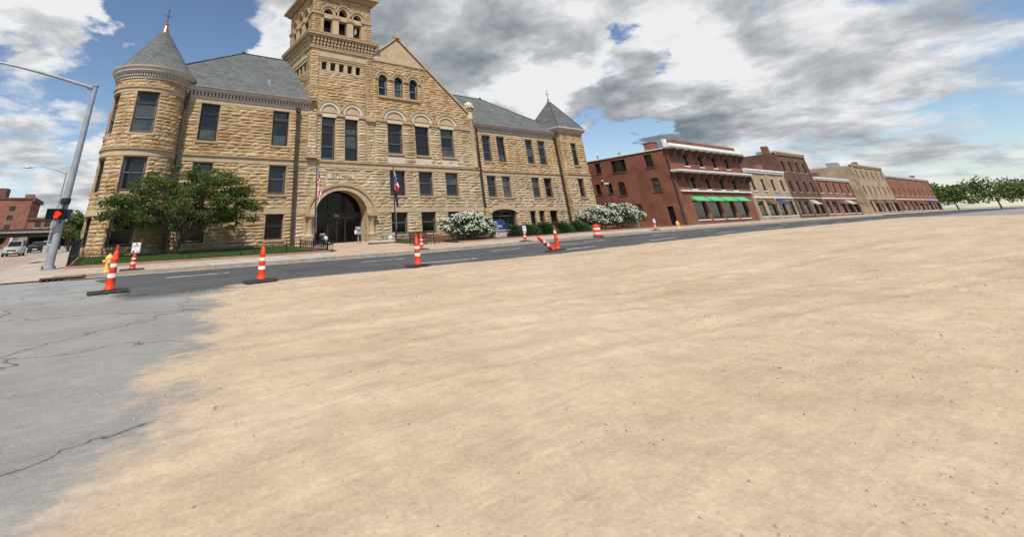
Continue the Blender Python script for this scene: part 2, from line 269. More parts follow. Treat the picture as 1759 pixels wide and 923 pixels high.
# ------------------------------------------------------------------ mesh builder
class Fr:
    """a wall frame: u to the right along the wall, d out of it, z up"""
    def __init__(s, ox, oy, nx=0.0, ny=-1.0): s.o = (ox, oy); s.n = (nx, ny); s.r = (-ny, nx)
    def p(s, u, d, z): return (s.o[0] + s.r[0] * u + s.n[0] * d, s.o[1] + s.r[1] * u + s.n[1] * d, z)
class MB:
    def __init__(s): s.v = []; s.f = []; s.m = []
    def add(s, vs, fs, mi=0):
        k = len(s.v); s.v.extend(vs); s.f.extend([tuple(i + k for i in f) for f in fs]); s.m.extend([mi] * len(fs)); return s
    def hexa(s, P, mi=0): return s.add(P, [(0, 3, 2, 1), (4, 5, 6, 7), (0, 1, 5, 4), (1, 2, 6, 5), (2, 3, 7, 6), (3, 0, 4, 7)], mi)
    def box(s, x0, x1, y0, y1, z0, z1, mi=0): return s.hexa([(x0, y0, z0), (x1, y0, z0), (x1, y1, z0), (x0, y1, z0), (x0, y0, z1), (x1, y0, z1), (x1, y1, z1), (x0, y1, z1)], mi)
    def fbox(s, F, u0, u1, d0, d1, z0, z1, mi=0): return s.hexa([F.p(u0, d1, z0), F.p(u1, d1, z0), F.p(u1, d0, z0), F.p(u0, d0, z0), F.p(u0, d1, z1), F.p(u1, d1, z1), F.p(u1, d0, z1), F.p(u0, d0, z1)], mi)
    def prism(s, F, outer, d0, d1, holes=(), mi=0):
        loops = [list(outer)] + [list(h) for h in holes]
        tri = tessellate_polygon([[Vector((a, b, 0)) for a, b in l] for l in loops]); flat = [p for l in loops for p in l]; n = len(flat)
        vs = [F.p(u, d1, z) for u, z in flat] + [F.p(u, d0, z) for u, z in flat]; fs = []
        for t in tri: fs.append(tuple(t)); fs.append((t[2] + n, t[1] + n, t[0] + n))
        k = 0
        for l in loops:
            m_ = len(l)
            for i in range(m_): a, b = k + i, k + (i + 1) % m_; fs.append((a, b, b + n, a + n))
            k += m_
        return s.add(vs, fs, mi)
    def arch(s, F, cu, cz, ao, bo, ai, bi, d0, d1, n=20, t0=0.0, t1=pi, mi=0):
        k = len(s.v); fs = []
        for i in range(n + 1):
            t = t0 + (t1 - t0) * i / n; c, q = cos(t), sin(t)
            for a, b, d in ((ao, bo, d1), (ai, bi, d1), (ai, bi, d0), (ao, bo, d0)): s.v.append(F.p(cu + a * c, d, cz + b * q))
        for i in range(n):
            for j in range(4): a = i * 4 + j; b = i * 4 + (j + 1) % 4; fs.append((k + a, k + b, k + b + 4, k + a + 4))
        fs.append((k, k + 1, k + 2, k + 3)); e_ = k + n * 4; fs.append((e_ + 3, e_ + 2, e_ + 1, e_)); s.f.extend(fs); s.m.extend([mi] * len(fs)); return s
    def tube(s, pts, r, n=8, mi=0, cap=True):
        pts = [Vector(p) for p in pts]; k = len(s.v); rs = r if isinstance(r, (list, tuple)) else [r] * len(pts); fs = []
        for i, p in enumerate(pts):
            t = (pts[min(i + 1, len(pts) - 1)] - pts[max(i - 1, 0)]).normalized()
            a = t.orthogonal().normalized() if abs(t.z) > .9 else t.cross(Vector((0, 0, 1))).normalized(); b = t.cross(a)
            for j in range(n): q = 2 * pi * j / n; s.v.append(tuple(p + (a * cos(q) + b * sin(q)) * rs[i]))
        for i in range(len(pts) - 1):
            for j in range(n): a = k + i * n + j; b = k + i * n + (j + 1) % n; fs.append((a, b, b + n, a + n))
        if cap: fs.append(tuple(k + j for j in reversed(range(n)))); e_ = k + (len(pts) - 1) * n; fs.append(tuple(e_ + j for j in range(n)))
        s.f.extend(fs); s.m.extend([mi] * len(fs)); return s
    def lathe(s, cx, cy, prof, n=24, a0=0.0, a1=2 * pi, mi=0):
        full = abs(a1 - a0 - 2 * pi) < 1e-6; N = n if full else n + 1; k = len(s.v); fs = []
        for r, z in prof:
            for j in range(N): a = a0 + (a1 - a0) * j / n; s.v.append((cx + r * cos(a), cy + r * sin(a), z))
        for i in range(len(prof) - 1):
            for j in range(n): a = k + i * N + j; b = k + i * N + (j + 1) % N; fs.append((a, b, b + N, a + N))
        if full:
            if prof[0][0] > 1e-4: fs.append(tuple(k + j for j in reversed(range(N))))
            if prof[-1][0] > 1e-4: e_ = k + (len(prof) - 1) * N; fs.append(tuple(e_ + j for j in range(N)))
        s.f.extend(fs); s.m.extend([mi] * len(fs)); return s
    def ball(s, c, r, n=12, sz=1.0, mi=0):
        m_ = max(4, n // 2); return s.lathe(c[0], c[1], [(r * sin(pi * i / m_) if 0 < i < m_ else 1e-5, c[2] - r * sz * cos(pi * i / m_)) for i in range(m_ + 1)], n, mi=mi)
    def build(s, name, m, parent=None, smooth=False, fix=True):
        me = bpy.data.meshes.new(name); me.from_pydata(s.v, [], s.f)
        for q in (m if isinstance(m, (list, tuple)) else [m]): me.materials.append(M[q])
        if any(s.m): me.polygons.foreach_set('material_index', s.m)
        if fix:
            b = bmesh.new(); b.from_mesh(me); bmesh.ops.recalc_face_normals(b, faces=b.faces); b.to_mesh(me); b.free()
        if smooth:
            me.polygons.foreach_set('use_smooth', [True] * len(me.polygons))
            try: me.set_sharp_from_angle(angle=rad(40))
            except Exception: pass
        o = bpy.data.objects.new(name, me); COL.objects.link(o)
        if parent is not None: adopt(o, parent)
        return o
WORLD_LOC = {}
def adopt(o, parent):
    o.parent = parent
    l = WORLD_LOC.get(parent.name)
    if l is not None: o.matrix_parent_inverse = Matrix.Translation(-Vector(l))
def tag(o, label=None, cat=None, group=None, kind=None):
    if label: o['label'] = label
    if cat: o['category'] = cat
    if group: o['group'] = group
    if kind: o['kind'] = kind
    return o
def thing(name, label, cat, loc=(0, 0, 0), group=None, world=True, rz=0.0):
    """an Empty at the thing's base; with world=True its parts are given in world coordinates"""
    o = bpy.data.objects.new(name, None); COL.objects.link(o); o.location = loc; o.empty_display_size = .3; o.rotation_euler = (0, 0, rz)
    if world: WORLD_LOC[o.name] = loc
    return tag(o, label, cat, group)
def struct(name, mb, m, parent=None, smooth=False):
    o = mb.build(name, m, parent, smooth)
    if parent is None: o['kind'] = 'structure'
    return o
def copy_tree(o, parent=None):
    c = o.copy(); COL.objects.link(c); c.parent = parent
    if 'label' in c and parent is None: del c['label']
    for ch in list(o.children): copy_tree(ch, c)
    return c
def text_mesh(name, body, size, m, P, parent=None, extrude=.01, align='CENTER', rx=pi / 2, rz=0.0):
    cu = bpy.data.curves.new(name, 'FONT'); cu.body = body; cu.size = size; cu.extrude = extrude; cu.align_x = align; cu.resolution_u = 2
    t = bpy.data.objects.new(name, cu); COL.objects.link(t); dg = bpy.context.evaluated_depsgraph_get()
    me = bpy.data.meshes.new_from_object(t.evaluated_get(dg)); bpy.data.objects.remove(t)
    me.transform(Matrix.Translation(P) @ Matrix.Rotation(rz, 4, 'Z') @ Matrix.Rotation(rx, 4, 'X'))
    me.materials.clear(); me.materials.append(M[m]); o = bpy.data.objects.new(name, me); COL.objects.link(o)
    if parent is not None: adopt(o, parent)
    return o
def lerp(x, xs, ys):
    if x <= xs[0]: return ys[0]
    for a, b, c, d in zip(xs, xs[1:], ys, ys[1:]):
        if x <= b: return c + (d - c) * (x - a) / (b - a)
    return ys[-1]
def sstep(a, b, x): t = min(1, max(0, (x - a) / (b - a))); return t * t * (3 - 2 * t)

# ------------------------------------------------------------------ ground, roads and pavements
GX, GY = (-60, 0, 16, 25, 32, 40, 53, 80, 200, 3000), (0, 0, .02, .13, .22, .32, .40, .55, .9, 1.2)
def g(X): return lerp(X, GX, GY)
def street(X, Y):
    z = g(X)
    if Y < 23.5: z += .17 * min(1, (23.5 - Y) / 9)
    if X < 0: z -= .45 * sstep(40, 74, Y) * sstep(-.5, -3, X)
    return z
def walk(X, Y): return g(X) + .14 + .01 * (Y - 23.5)
def frange(a, b, s):
    n = max(1, int(round((b - a) / s))); return [a + (b - a) * i / n for i in range(n + 1)]
def sheet(name, xs, ys, dz, m, fn=street, warp=None, parent=None):
    mb = MB()
    for y in ys:
        for x in xs:
            X, Y = (x, y) if warp is None else warp(x, y)
            mb.v.append((X, Y, fn(X, Y) + (dz(X, Y) if callable(dz) else dz)))
    n = len(xs)
    for j in range(len(ys) - 1):
        for i in range(n - 1): a = j * n + i; mb.f.append((a, a + 1, a + 1 + n, a + n)); mb.m.append(0)
    o = mb.build(name, m, parent, fix=False)
    if parent is None: o['kind'] = 'structure'
    return o
sheet('ground', [-3000, -800, -200, -60, -30, -15, -9, -6, -4, -3, -2, -1] + frange(0, 80, 4) + [120, 200, 400, 900, 3000],
      [-600, -200, -60, -20, -8, -2, 4, 9, 14.5, 19, 23.5, 30, 40, 48, 56, 64, 74, 90, 120, 200, 400, 1000, 3500], -.035, 'ground')
sheet('intersection_road', frange(-60, 5, 2.5), [14.8, 17, 19, 21, 22.6], -.012, 'oldroad')
sheet('cross_street', [-16, -13, -10, -8, -6, -5, -4.2], [22.6, 26, 30, 35, 40, 48, 56, 64, 74, 90, 120, 200, 400], -.006, 'street')
def wob(s, a): return a * (sin(s * 1.7) + .6 * sin(s * 4.1 + 1) + .4 * sin(s * 9.3 + 2))
sheet('asphalt_road', frange(.2, 80, 1.6) + [90, 110, 140, 200, 320, 600], [15.1, 17, 19, 21, 22.95], -.004, 'asphalt',
      warp=lambda x, y: (x + (wob(y, .25) if x < 1 else 0), y))
sheet('gutter', frange(-1.2, 60, 2) + [80, 120, 200, 400], [22.95, 23.5], .002, 'gutter')
def dirt_left(Y): return lerp(Y, (-30, 0, 6, 12.6, 14.4), (-9.6, -1, .7, 2.6, 3.1))
def dirt_bump(X, Y):
    k = sstep(14.2, 12.5, Y) * sstep(0, 2.5, X - dirt_left(Y)) * sstep(95, 70, X)
    return .004 + k * (.02 + .022 * (sin(X * .9 + Y * .4) * sin(Y * 1.3) + .6 * sin(X * 2.3 + 1) * sin(Y * 2.9 + X * .3) + .5 * sin(X * 5.1 + Y * 2) * sin(Y * 6.3)) + rut(X, Y))
def dirt_material():
    """sandy dirt spilled over the old road: one sheet, the spill has a ragged outline of its own"""
    m = mat('sandy_dirt_over_road', (.375, .28, .19), (.465, .365, .26), rough=.97, scale=.5, bump=.6, bscale=7, spec=.08, stretch=(.45, 1.3, 1), contrast=(.3, .7), detail=10)
    t = m.node_tree; N = t.nodes; L = t.links; b = N['Principled BSDF']; dirt = b.inputs['Base Color'].links[0].from_socket
    g_ = N.new('ShaderNodeNewGeometry'); sp_ = N.new('ShaderNodeSeparateXYZ'); L.new(g_.outputs['Position'], sp_.inputs[0]); X, Y = sp_.outputs[0], sp_.outputs[1]
    def q(op, *a, clamp=False):
        n = N.new('ShaderNodeMath'); n.operation = op; n.use_clamp = clamp
        for i, v in enumerate(a):
            if isinstance(v, (int, float)): n.inputs[i].default_value = v
            else: L.new(v, n.inputs[i])
        return n.outputs[0]
    def nz(scale, st=(1, 1, 1), det=6, rough=.6):
        mp = N.new('ShaderNodeMapping'); mp.inputs['Scale'].default_value = st; L.new(g_.outputs['Position'], mp.inputs[0]); n = N.new('ShaderNodeTexNoise'); n.inputs['Scale'].default_value = scale; n.inputs['Detail'].default_value = det; n.inputs['Roughness'].default_value = rough; L.new(mp.outputs[0], n.inputs['Vector']); return q('SUBTRACT', n.outputs['Fac'], .5)
    n1, n2 = nz(.45, (1, 1, 1), 9, .62), nz(2.4, (.7, 1.3, 1), 10, .75)
    edge = q('ADD', q('MULTIPLY', n1, 3.0), q('MULTIPLY', n2, 1.6))
    s1 = q('ADD', q('MULTIPLY', q('SUBTRACT', q('ADD', X, 1.0), q('MULTIPLY', Y, .286)), .9), edge)
    s2 = q('ADD', q('MULTIPLY', q('SUBTRACT', 14.35, Y), 1.5), q('MULTIPLY', edge, .55)); s3 = q('ADD', q('MULTIPLY', q('SUBTRACT', 85, X), .12), edge)
    mk = N.new('ShaderNodeMapRange'); mk.interpolation_type = 'SMOOTHSTEP'; mk.inputs['From Min'].default_value = -.22; mk.inputs['From Max'].default_value = .42; L.new(q('MINIMUM', q('MINIMUM', s1, s2), s3), mk.inputs['Value'])
    asp = N.new('ShaderNodeMix'); asp.data_type = 'RGBA'; asp.inputs['A'].default_value = (.235, .225, .21, 1); asp.inputs['B'].default_value = (.09, .09, .09, 1)
    L.new(q('MULTIPLY', q('MULTIPLY_ADD', q('ADD', q('SUBTRACT', X, .6), q('MULTIPLY', n1, 1.5)), 3.0, .5, clamp=True), q('MULTIPLY_ADD', q('ADD', q('SUBTRACT', Y, 13.2), q('MULTIPLY', n1, 2.0)), 1.0, .5, clamp=True)), asp.inputs['Factor'])
    v = N.new('ShaderNodeVectorMath'); v.operation = 'SCALE'; L.new(asp.outputs['Result'], v.inputs[0]); w1 = N.new('ShaderNodeTexNoise'); w1.inputs['Scale'].default_value = 1.3; w1.inputs['Detail'].default_value = 7; L.new(g_.outputs['Position'], w1.inputs['Vector'])
    wv = N.new('ShaderNodeVectorMath'); wv.operation = 'MULTIPLY_ADD'; L.new(w1.outputs['Color'], wv.inputs[0]); wv.inputs[1].default_value = (1.4, 1.4, 0); L.new(g_.outputs['Position'], wv.inputs[2])
    vo = N.new('ShaderNodeTexVoronoi'); vo.feature = 'DISTANCE_TO_EDGE'; vo.inputs['Scale'].default_value = .33; L.new(wv.outputs[0], vo.inputs['Vector'])
    ck = N.new('ShaderNodeMapRange'); ck.inputs['From Min'].default_value = .002; ck.inputs['From Max'].default_value = .008; ck.inputs['To Min'].default_value = .42; ck.inputs['To Max'].default_value = 1; L.new(vo.outputs['Distance'], ck.inputs['Value'])
    n8 = nz(55, (1, 1, 1), 4, .85)
    L.new(q('MULTIPLY', ck.outputs[0], q('ADD', q('ADD', 1.0, q('MULTIPLY', n8, 1.1)), q('ADD', q('MULTIPLY', n1, .9), q('MULTIPLY', n2, .6)))), v.inputs['Scale'])
    # fine grit and tyre-dragged streaks in the sand itself
    n3 = nz(30, (1, 1, 1), 6, .8); n4 = nz(.9, (.16, 2.2, 1), 9, .7); n6 = nz(3.1, (1, 1, 1), 9, .72)
    dv = N.new('ShaderNodeVectorMath'); dv.operation = 'SCALE'; L.new(dirt, dv.inputs[0]); L.new(q('ADD', q('ADD', 1.0, q('MULTIPLY', n6, .75)), q('ADD', q('MULTIPLY', n3, .9), q('MULTIPLY', n4, .5))), dv.inputs['Scale'])
    mx_ = N.new('ShaderNodeMix'); mx_.data_type = 'RGBA'; L.new(mk.outputs[0], mx_.inputs['Factor']); L.new(v.outputs[0], mx_.inputs['A']); L.new(dv.outputs[0], mx_.inputs['B']); L.new(mx_.outputs['Result'], b.inputs['Base Color']); return m
M['dirt'] = dirt_material()
def rut(X, Y):
    z = 0.0
    for (y0, k, c) in ((11.2, .035, 3.0), (12.7, .035, 3.0), (6.3, .10, -2.0), (7.8, .10, -2.0), (2.6, .16, 1.0), (4.1, .16, 1.0)):
        d = abs(Y - (y0 - k * (X - 12) + .35 * sin(X * .11 + c)))
        if d < .6: z += -.022 * math.exp(-(d / .15) ** 2) * (1 + .3 * sin(X * 21)) + .013 * math.exp(-((d - .3) / .09) ** 2)
    return z
sheet('dirt_lot', [-60, -40, -25, -15, -10] + frange(-7, 5, .3) + [5 + 80 * (i / 220) ** 1.5 for i in range(1, 221)] + [100, 130, 200, 320, 600], [-30, -12, -6] + frange(-3, 14.2, .11) + [14.7, 15.3], dirt_bump, 'dirt')
mb = MB(); hubs = [(dirt_left(y_) + .3 + random.random() ** 1.3 * 22, y_) for y_ in [random.uniform(.4, 13.8) for _ in range(160)]]
for i in range(9000):                                               # loose clods and pebbles, in drifts and singly
    if i % 3: hx_, hy_ = random.choice(hubs); X, Y = hx_ + random.gauss(0, .5), hy_ + random.gauss(0, .3)
    else: Y = random.uniform(.5, 14.2); X = dirt_left(Y) - .8 + random.random() ** 1.4 * 34
    if Y > 14.3 or X < dirt_left(Y) - 1.5: continue
    r = random.choice((.004, .006, .006, .008, .008, .011, .016)) * (1 + .05 * Y) * (2.2 if random.random() < .015 else 1)
    z = street(X, Y) + dirt_bump(X, Y) + r * .12; a = random.random() * 6; e1, e2 = random.uniform(.7, 1.3), random.uniform(.6, 1.1)
    mb.add([(X + r * cos(a) * e1, Y + r * sin(a) * e1, z - r * .4), (X - r * sin(a) * e2, Y + r * cos(a) * e2, z - r * .4), (X - r * cos(a), Y - r * sin(a), z - r * .4), (X + r * sin(a), Y - r * cos(a), z - r * .4), (X + r * .3 * e1, Y + r * .2, z + r * .5), (X - r * .3, Y - r * .2 * e2, z + r * .42)],
           [(0, 1, 4), (1, 5, 4), (1, 2, 5), (2, 3, 5), (3, 4, 5), (3, 0, 4)])
M['pebble'] = mat('pebbles', (.22, .165, .115), (.46, .37, .27), rough=.95, scale=9)
o = mb.build('loose_pebbles', 'pebble'); tag(o, 'small pebbles and clods scattered over the sandy dirt', 'pebbles', kind='stuff')
# painted markings
def stripe(name, pts, m='paint', dz=.006):
    mb = MB(); mb.add([(x, y, street(x, y) + dz) for x, y in pts], [tuple(range(len(pts)))]); return tag(mb.build(name, m, fix=False), kind='structure')
def dashes(y, x0, ln, gap, n, wdt=.12):
    for i in range(n):
        a = x0 + i * (ln + gap); mb = MB(); xs = frange(a, a + ln, 1.0)
        for x in xs: mb.v += [(x, y - wdt / 2, street(x, y) + .003), (x, y + wdt / 2, street(x, y) + .003)]
        for k in range(len(xs) - 1): mb.f.append((2 * k, 2 * k + 2, 2 * k + 3, 2 * k + 1)); mb.m.append(0)
        tag(mb.build('lane_marking', 'paint', fix=False), kind='structure')
dashes(19.6, 2.2, 2.4, 6.1, 9); dashes(15.9, 11.2, 3.4, 5.5, 8)
for (px, py, pw, ph, mm) in ((6.2, 17.2, 2.6, 1.5, 'patch'), (15.8, 21.2, 3.4, 1.1, 'patch'), (24.5, 18.3, 2.2, 1.8, 'patch2'), (34.0, 20.6, 4.0, 1.2, 'patch')):
    if 'patch' not in M: M['patch'] = cracked(mat('newer_asphalt_patch', (.045, .046, .048), (.06, .06, .062), rough=.95, scale=2), .5, .2); M['patch2'] = cracked(mat('older_asphalt_patch', (.12, .118, .112), (.15, .146, .14), rough=.95, scale=2), .5, .4)
    stripe('asphalt_patch', [(px, py), (px + pw, py + .05), (px + pw - .1, py + ph), (px + .1, py + ph - .06)], mm, .0)
for px, py in ((8.4, 21.6), (21.5, 17.0)):
    z_ = street(px, py); o = MB().lathe(px, py, [(.36, z_ - .03), (.36, z_ + .004), (.33, z_ + .006), (.32, z_ - .002), (.30, z_ - .002), (.29, z_ + .005), (.02, z_ + .006)], 28).build('manhole_cover', 'rust'); tag(o, 'round rusty manhole cover in the asphalt ' + ('near the left garden' if px < 10 else 'in front of the upright faded cone'), 'manhole')
def hitp(x, y, z0=.0):
    d = ray(x, y); t = -ZC / d.z
    for _ in range(30): t = t * .6 + .4 * (street(d.x * t, d.y * t) - ZC) / d.z
    return (d.x * t, d.y * t)
for a, b in (((8, 464.8), (52, 463.3)), ((-30, 476), (15, 473.3)), ((62, 446), (80, 444.2)), ((90, 440.2), (110, 438.4))):
    p, q_ = hitp(*a), hitp(*b); hw = .14
    stripe('crossing_line', [(p[0], p[1] - hw), (q_[0], q_[1] - hw), (q_[0], q_[1] + hw), (p[0], p[1] + hw)])
# pavement with slabs and kerb stones
def walk_edge(X, Y):
    if X > -1.6: return walk(X, Y)
    return street(X, Y) + .02 + (walk(-1.6, Y) - street(-1.6, Y)) * sstep(-4.4, -1.6, X) * sstep(23.4, 25.6, Y)
swk = sheet('sidewalk', [-4.4, -3.6, -2.8, -2.2, -1.6] + frange(-.5, 61, 2.5) + [80, 120, 200, 400], [23.66, 25.4, 27.2, 30, 34, 38.6], -.016, 'concrete', fn=walk_edge)
sheet('side_pavement', [-4.2, -3, -1.6], [38.6, 46, 54, 64, 74, 100, 140], .13, 'concrete', fn=lambda X, Y: street(-4, Y))
slab = MB().box(-.5, .5, -.5, .5, -1, 0)
def child_copy(name, me, parent, mtx):
    o = bpy.data.objects.new(name, me); COL.objects.link(o); o.parent = parent; o.matrix_basis = mtx; return o
def unit_box_mesh(m):
    me = bpy.data.meshes.new('slab'); me.from_pydata(slab.v, [], slab.f); me.materials.append(M[m]); return me
SLM = [unit_box_mesh(k) for k in ('concrete', 'concrete2', 'concrete3')]
def put_slab(x0, x1, y0, y1, k, dz=0.0):
    cxm, cym = (x0 + x1) / 2, (y0 + y1) / 2; sx = math.atan2(walk(x1, cym) - walk(x0, cym), x1 - x0)
    child_copy('slab', SLM[k], swk, Matrix.Translation((cxm, cym, walk(cxm, cym) + dz)) @ Matrix.Rotation(-sx, 4, 'Y') @ Matrix.Rotation(.01, 4, 'X') @ Matrix.Diagonal((x1 - x0 - .014, y1 - y0 - .014, .06, 1)))
x = -1.6
while x < 60:
    w_ = 1.55 if x < 34 else 3.1
    for (y0, y1) in ((23.68, 25.42), (25.42, 27.2)):
        k = random.choice((0, 0, 0, 1)) if not (11 < x < 22) else random.choice((0, 2, 2)); 
        if 3.5 < x < 10 and y0 < 25: k = 1
        put_slab(x, x + w_, y0, y1, k, random.uniform(-.003, .003))
    x += w_
for i in range(5):
    for j in range(6): put_slab(12.55 + i * 1.74, 14.29 + i * 1.74, 27.2 + j * 1.8, 29.0 + j * 1.8, 2, random.uniform(-.003, .003))
kme = unit_box_mesh('kerb'); x = -.45
while x < 120:
    L_ = 3.0; sx = math.atan2(g(x + L_) - g(x), L_)
    child_copy('kerb_stone', kme, swk, Matrix.Translation((x + L_ / 2, 23.59, g(x + L_ / 2) + .143)) @ Matrix.Rotation(-sx, 4, 'Y') @ Matrix.Diagonal((L_ - .015, .19, .3, 1))); x += L_
# garden beds
def bed(X, Y): return walk(X, Y) + .05
sheet('lawn', frange(-1.25, 13.3, 1.2), frange(27.6, 38.0, 1.3), 0, 'lawn', fn=bed)
sheet('lawn_strip', frange(20.9, 23.6, .9), frange(29.3, 37.9, 1.4), 0, 'lawn', fn=bed)
sheet('mulch_bed', frange(23.6, 60, 1.5), frange(27.4, 38.9, 1.6), 0, 'mulch', fn=bed)
mb = MB()
for i in range(15000):
    X, Y = (random.uniform(-1.2, 13.2), random.uniform(27.65, 37.8)) if i % 8 else (random.uniform(20.9, 23.5), random.uniform(29.4, 36)); h = random.uniform(.05, .13); a = random.random() * 6.28; z = bed(X, Y) - .01; b = random.uniform(-.04, .04)
    mb.v += [(X - .008 * cos(a), Y - .008 * sin(a), z), (X + .008 * cos(a), Y + .008 * sin(a), z), (X + b, Y + b * .5, z + h)]; k = len(mb.v); mb.f.append((k - 3, k - 2, k - 1)); mb.m.append(0)
tag(mb.build('grass', 'blade', fix=False), 'short green grass growing in front of the stone building', 'grass', kind='stuff')
edging = MB()
for (x0, x1, y0, y1) in ((-1.5, 12.35, 27.3, 27.58), (-1.5, -1.26, 27.58, 37.6), (12.35, 12.6, 27.3, 32.5), (23.4, 60, 27.22, 27.42), (20.7, 23.4, 29.0, 29.25)):
    n = max(1, int(max(x1 - x0, y1 - y0) / 1.3))
    for i in range(n):
        if x1 - x0 > y1 - y0: a, b = x0 + (x1 - x0) * i / n, x0 + (x1 - x0) * (i + 1) / n; xx, yy = (a + .004, b - .004), (y0, y1)
        else: a, b = y0 + (y1 - y0) * i / n, y0 + (y1 - y0) * (i + 1) / n; xx, yy = (x0, x1), (a + .004, b - .004)
        zt = bed(xx[0], yy[0]) + .05 + random.uniform(-.006, .006); edging.box(xx[0], xx[1], yy[0], yy[1], zt - .3, zt)
tag(edging.build('bed_edging', 'redkerb'), kind='structure')
# ------------------------------------------------------------------ city hall
CH = thing('city_hall', 'tan rock-faced sandstone city hall with round corner turret, square bell tower and gable', 'building', (18.6, 38.0, .28))
ZB = (.86, 2.86); LB = (2.88, 3.32); W1 = (4.48, 6.9); BELT = (7.0, 7.47); W2 = (8.72, 11.95)
STONES = []; PARTS = {}
class CylMap:
    def __init__(s, cx, cy, R): s.c = (cx, cy); s.R = R
    def fr(s, a): return Fr(s.c[0] + s.R * cos(a), s.c[1] + s.R * sin(a), cos(a), sin(a))
def lay(key, F, u0, u1, levels, blocks=(), lim=None, ch=.29, wr=(.7, 1.75), dep=.10, cyl=None):
    cs = []
    for a, b in zip(levels, levels[1:]):
        n = max(1, int(round((b - a) / ch))); hs = [random.uniform(.8, 1.2) for _ in range(n)]; t = sum(hs); z = a
        for h in hs: cs.append((z, z + h / t * (b - a))); z += h / t * (b - a)
    for za, zb in cs:
        a0, a1 = u0, u1
        if lim: a0, a1 = lim(za, zb)
        if a1 - a0 < .1: continue
        iv = [(a0, a1)]
        for b in blocks:
            if b[0] == 'r':
                if b[4] <= za + .03 or b[3] >= zb - .03: continue
                p, q_ = b[1], b[2]
            else:
                cu, cz, A, B = b[1:]
                if zb <= cz + .03: continue
                zz = max(za, cz)
                if zz - cz >= B: continue
                hw = A * math.sqrt(max(0, 1 - ((zz - cz) / B) ** 2)); p, q_ = cu - hw, cu + hw
            nv = []
            for (x, y) in iv:
                if q_ <= x or p >= y: nv.append((x, y)); continue
                if p > x: nv.append((x, p))
                if q_ < y: nv.append((q_, y))
            iv = nv
        for (x, y) in iv:
            if y - x < .06: continue
            u = x
            while u < y - .02:
                w_ = random.uniform(*wr)
                if y - (u + w_) < wr[0] * .7: w_ = y - u
                w_ = min(w_, y - u)
                STONES.append((key, F, u, u + w_, za, zb, dep * random.uniform(.75, 1.2), random.randrange(14), random.random(), cyl)); u += w_
def wall(key, F, outline, holes, thick=.45, m='mortar', d1=0.0):
    o = MB().prism(F, outline, d1 - thick, d1, holes).build(key, m, CH); PARTS[key] = o; return o
def rect(u0, u1, z0, z1): return [(u0, z0), (u1, z0), (u1, z1), (u0, z1)]
def archpoly(u0, u1, z0, zs, b, n=14):
    c = (u0 + u1) / 2; a = (u1 - u0) / 2; return [(u0, z0), (u1, z0)] + [(c + a * cos(pi * i / n), zs + b * sin(pi * i / n)) for i in range(0, n + 1)]
def window(F, u0, u1, z0, z1, rails=(), mulls=(), sill=True, glass=None, ah=0.0, setb=.2, fw=.1, d=0.0, parent=None, sillm='ashlar_dark', sashm=None):
    dd = d - setb; mb = MB(); e_ = .004
    mb.fbox(F, u0 + e_, u0 + fw, dd - .1, dd, z0 + e_, z1 - e_); mb.fbox(F, u1 - fw, u1 - e_, dd - .1, dd, z0 + e_, z1 - e_)
    mb.fbox(F, u0 + fw, u1 - fw, dd - .1, dd - .003, z0 + e_, z0 + fw * .9)
    if not ah: mb.fbox(F, u0 + fw, u1 - fw, dd - .1, dd - .003, z1 - fw, z1 - e_)
    else: mb.arch(F, (u0 + u1) / 2, z1 - .01, (u1 - u0) / 2 - e_, ah - e_, (u1 - u0) / 2 - fw, ah - fw, dd - .1, dd, 12)
    for i, r in enumerate(rails): hr = .055 if len(rails) > 1 and i < len(rails) - 1 else .022; mb.fbox(F, u0 + fw, u1 - fw, dd - .09, dd - .012, r - hr, r + hr)
    for q_ in mulls: mb.fbox(F, q_ - .045, q_ + .045, dd - .09, dd - .015, z0 + fw, z1 - (fw if not ah else 0))
    # thin inner sash, set back
    mb2 = MB()
    zs = [z0 + fw * .9] + sorted(rails) + [z1 - (fw if not ah else 0)]
    for a, b in zip(zs, zs[1:]):
        mb2.fbox(F, u0 + fw, u0 + fw + .05, dd - .1, dd - .045, a, b); mb2.fbox(F, u1 - fw - .05, u1 - fw, dd - .1, dd - .045, a, b)
        mb2.fbox(F, u0 + fw + .05, u1 - fw - .05, dd - .1, dd - .05, a + .03, a + .075)
    o = mb.build('window', 'frame', parent or CH); mb2.build('sash', sashm or ('sash' if random.random() < .7 else 'frame'), o)
    for i, (a, b) in enumerate(zip(zs, zs[1:])):
        gl = glass or ('glass2' if random.random() < .22 else 'glass'); p = MB()
        tilt = random.uniform(-.008, .008)
        if i == len(zs) - 2 and ah: p.prism(F, archpoly(u0 + fw, u1 - fw, a, z1 - .01, ah - fw, 10), dd - .12, dd - .1)
        else: p.hexa([F.p(u0 + fw, dd - .09 + tilt, a), F.p(u1 - fw, dd - .09 - tilt, a), F.p(u1 - fw, dd - .12, a), F.p(u0 + fw, dd - .12, a), F.p(u0 + fw, dd - .09, b), F.p(u1 - fw, dd - .09, b), F.p(u1 - fw, dd - .12, b), F.p(u0 + fw, dd - .12, b)])
        p.build('pane', gl, o)
    if sill: MB().fbox(F, u0 - .12, u1 + .12, dd - .05, d + .14, z0 - .18, z0 - .003).build('sill', sillm, o)
    return o
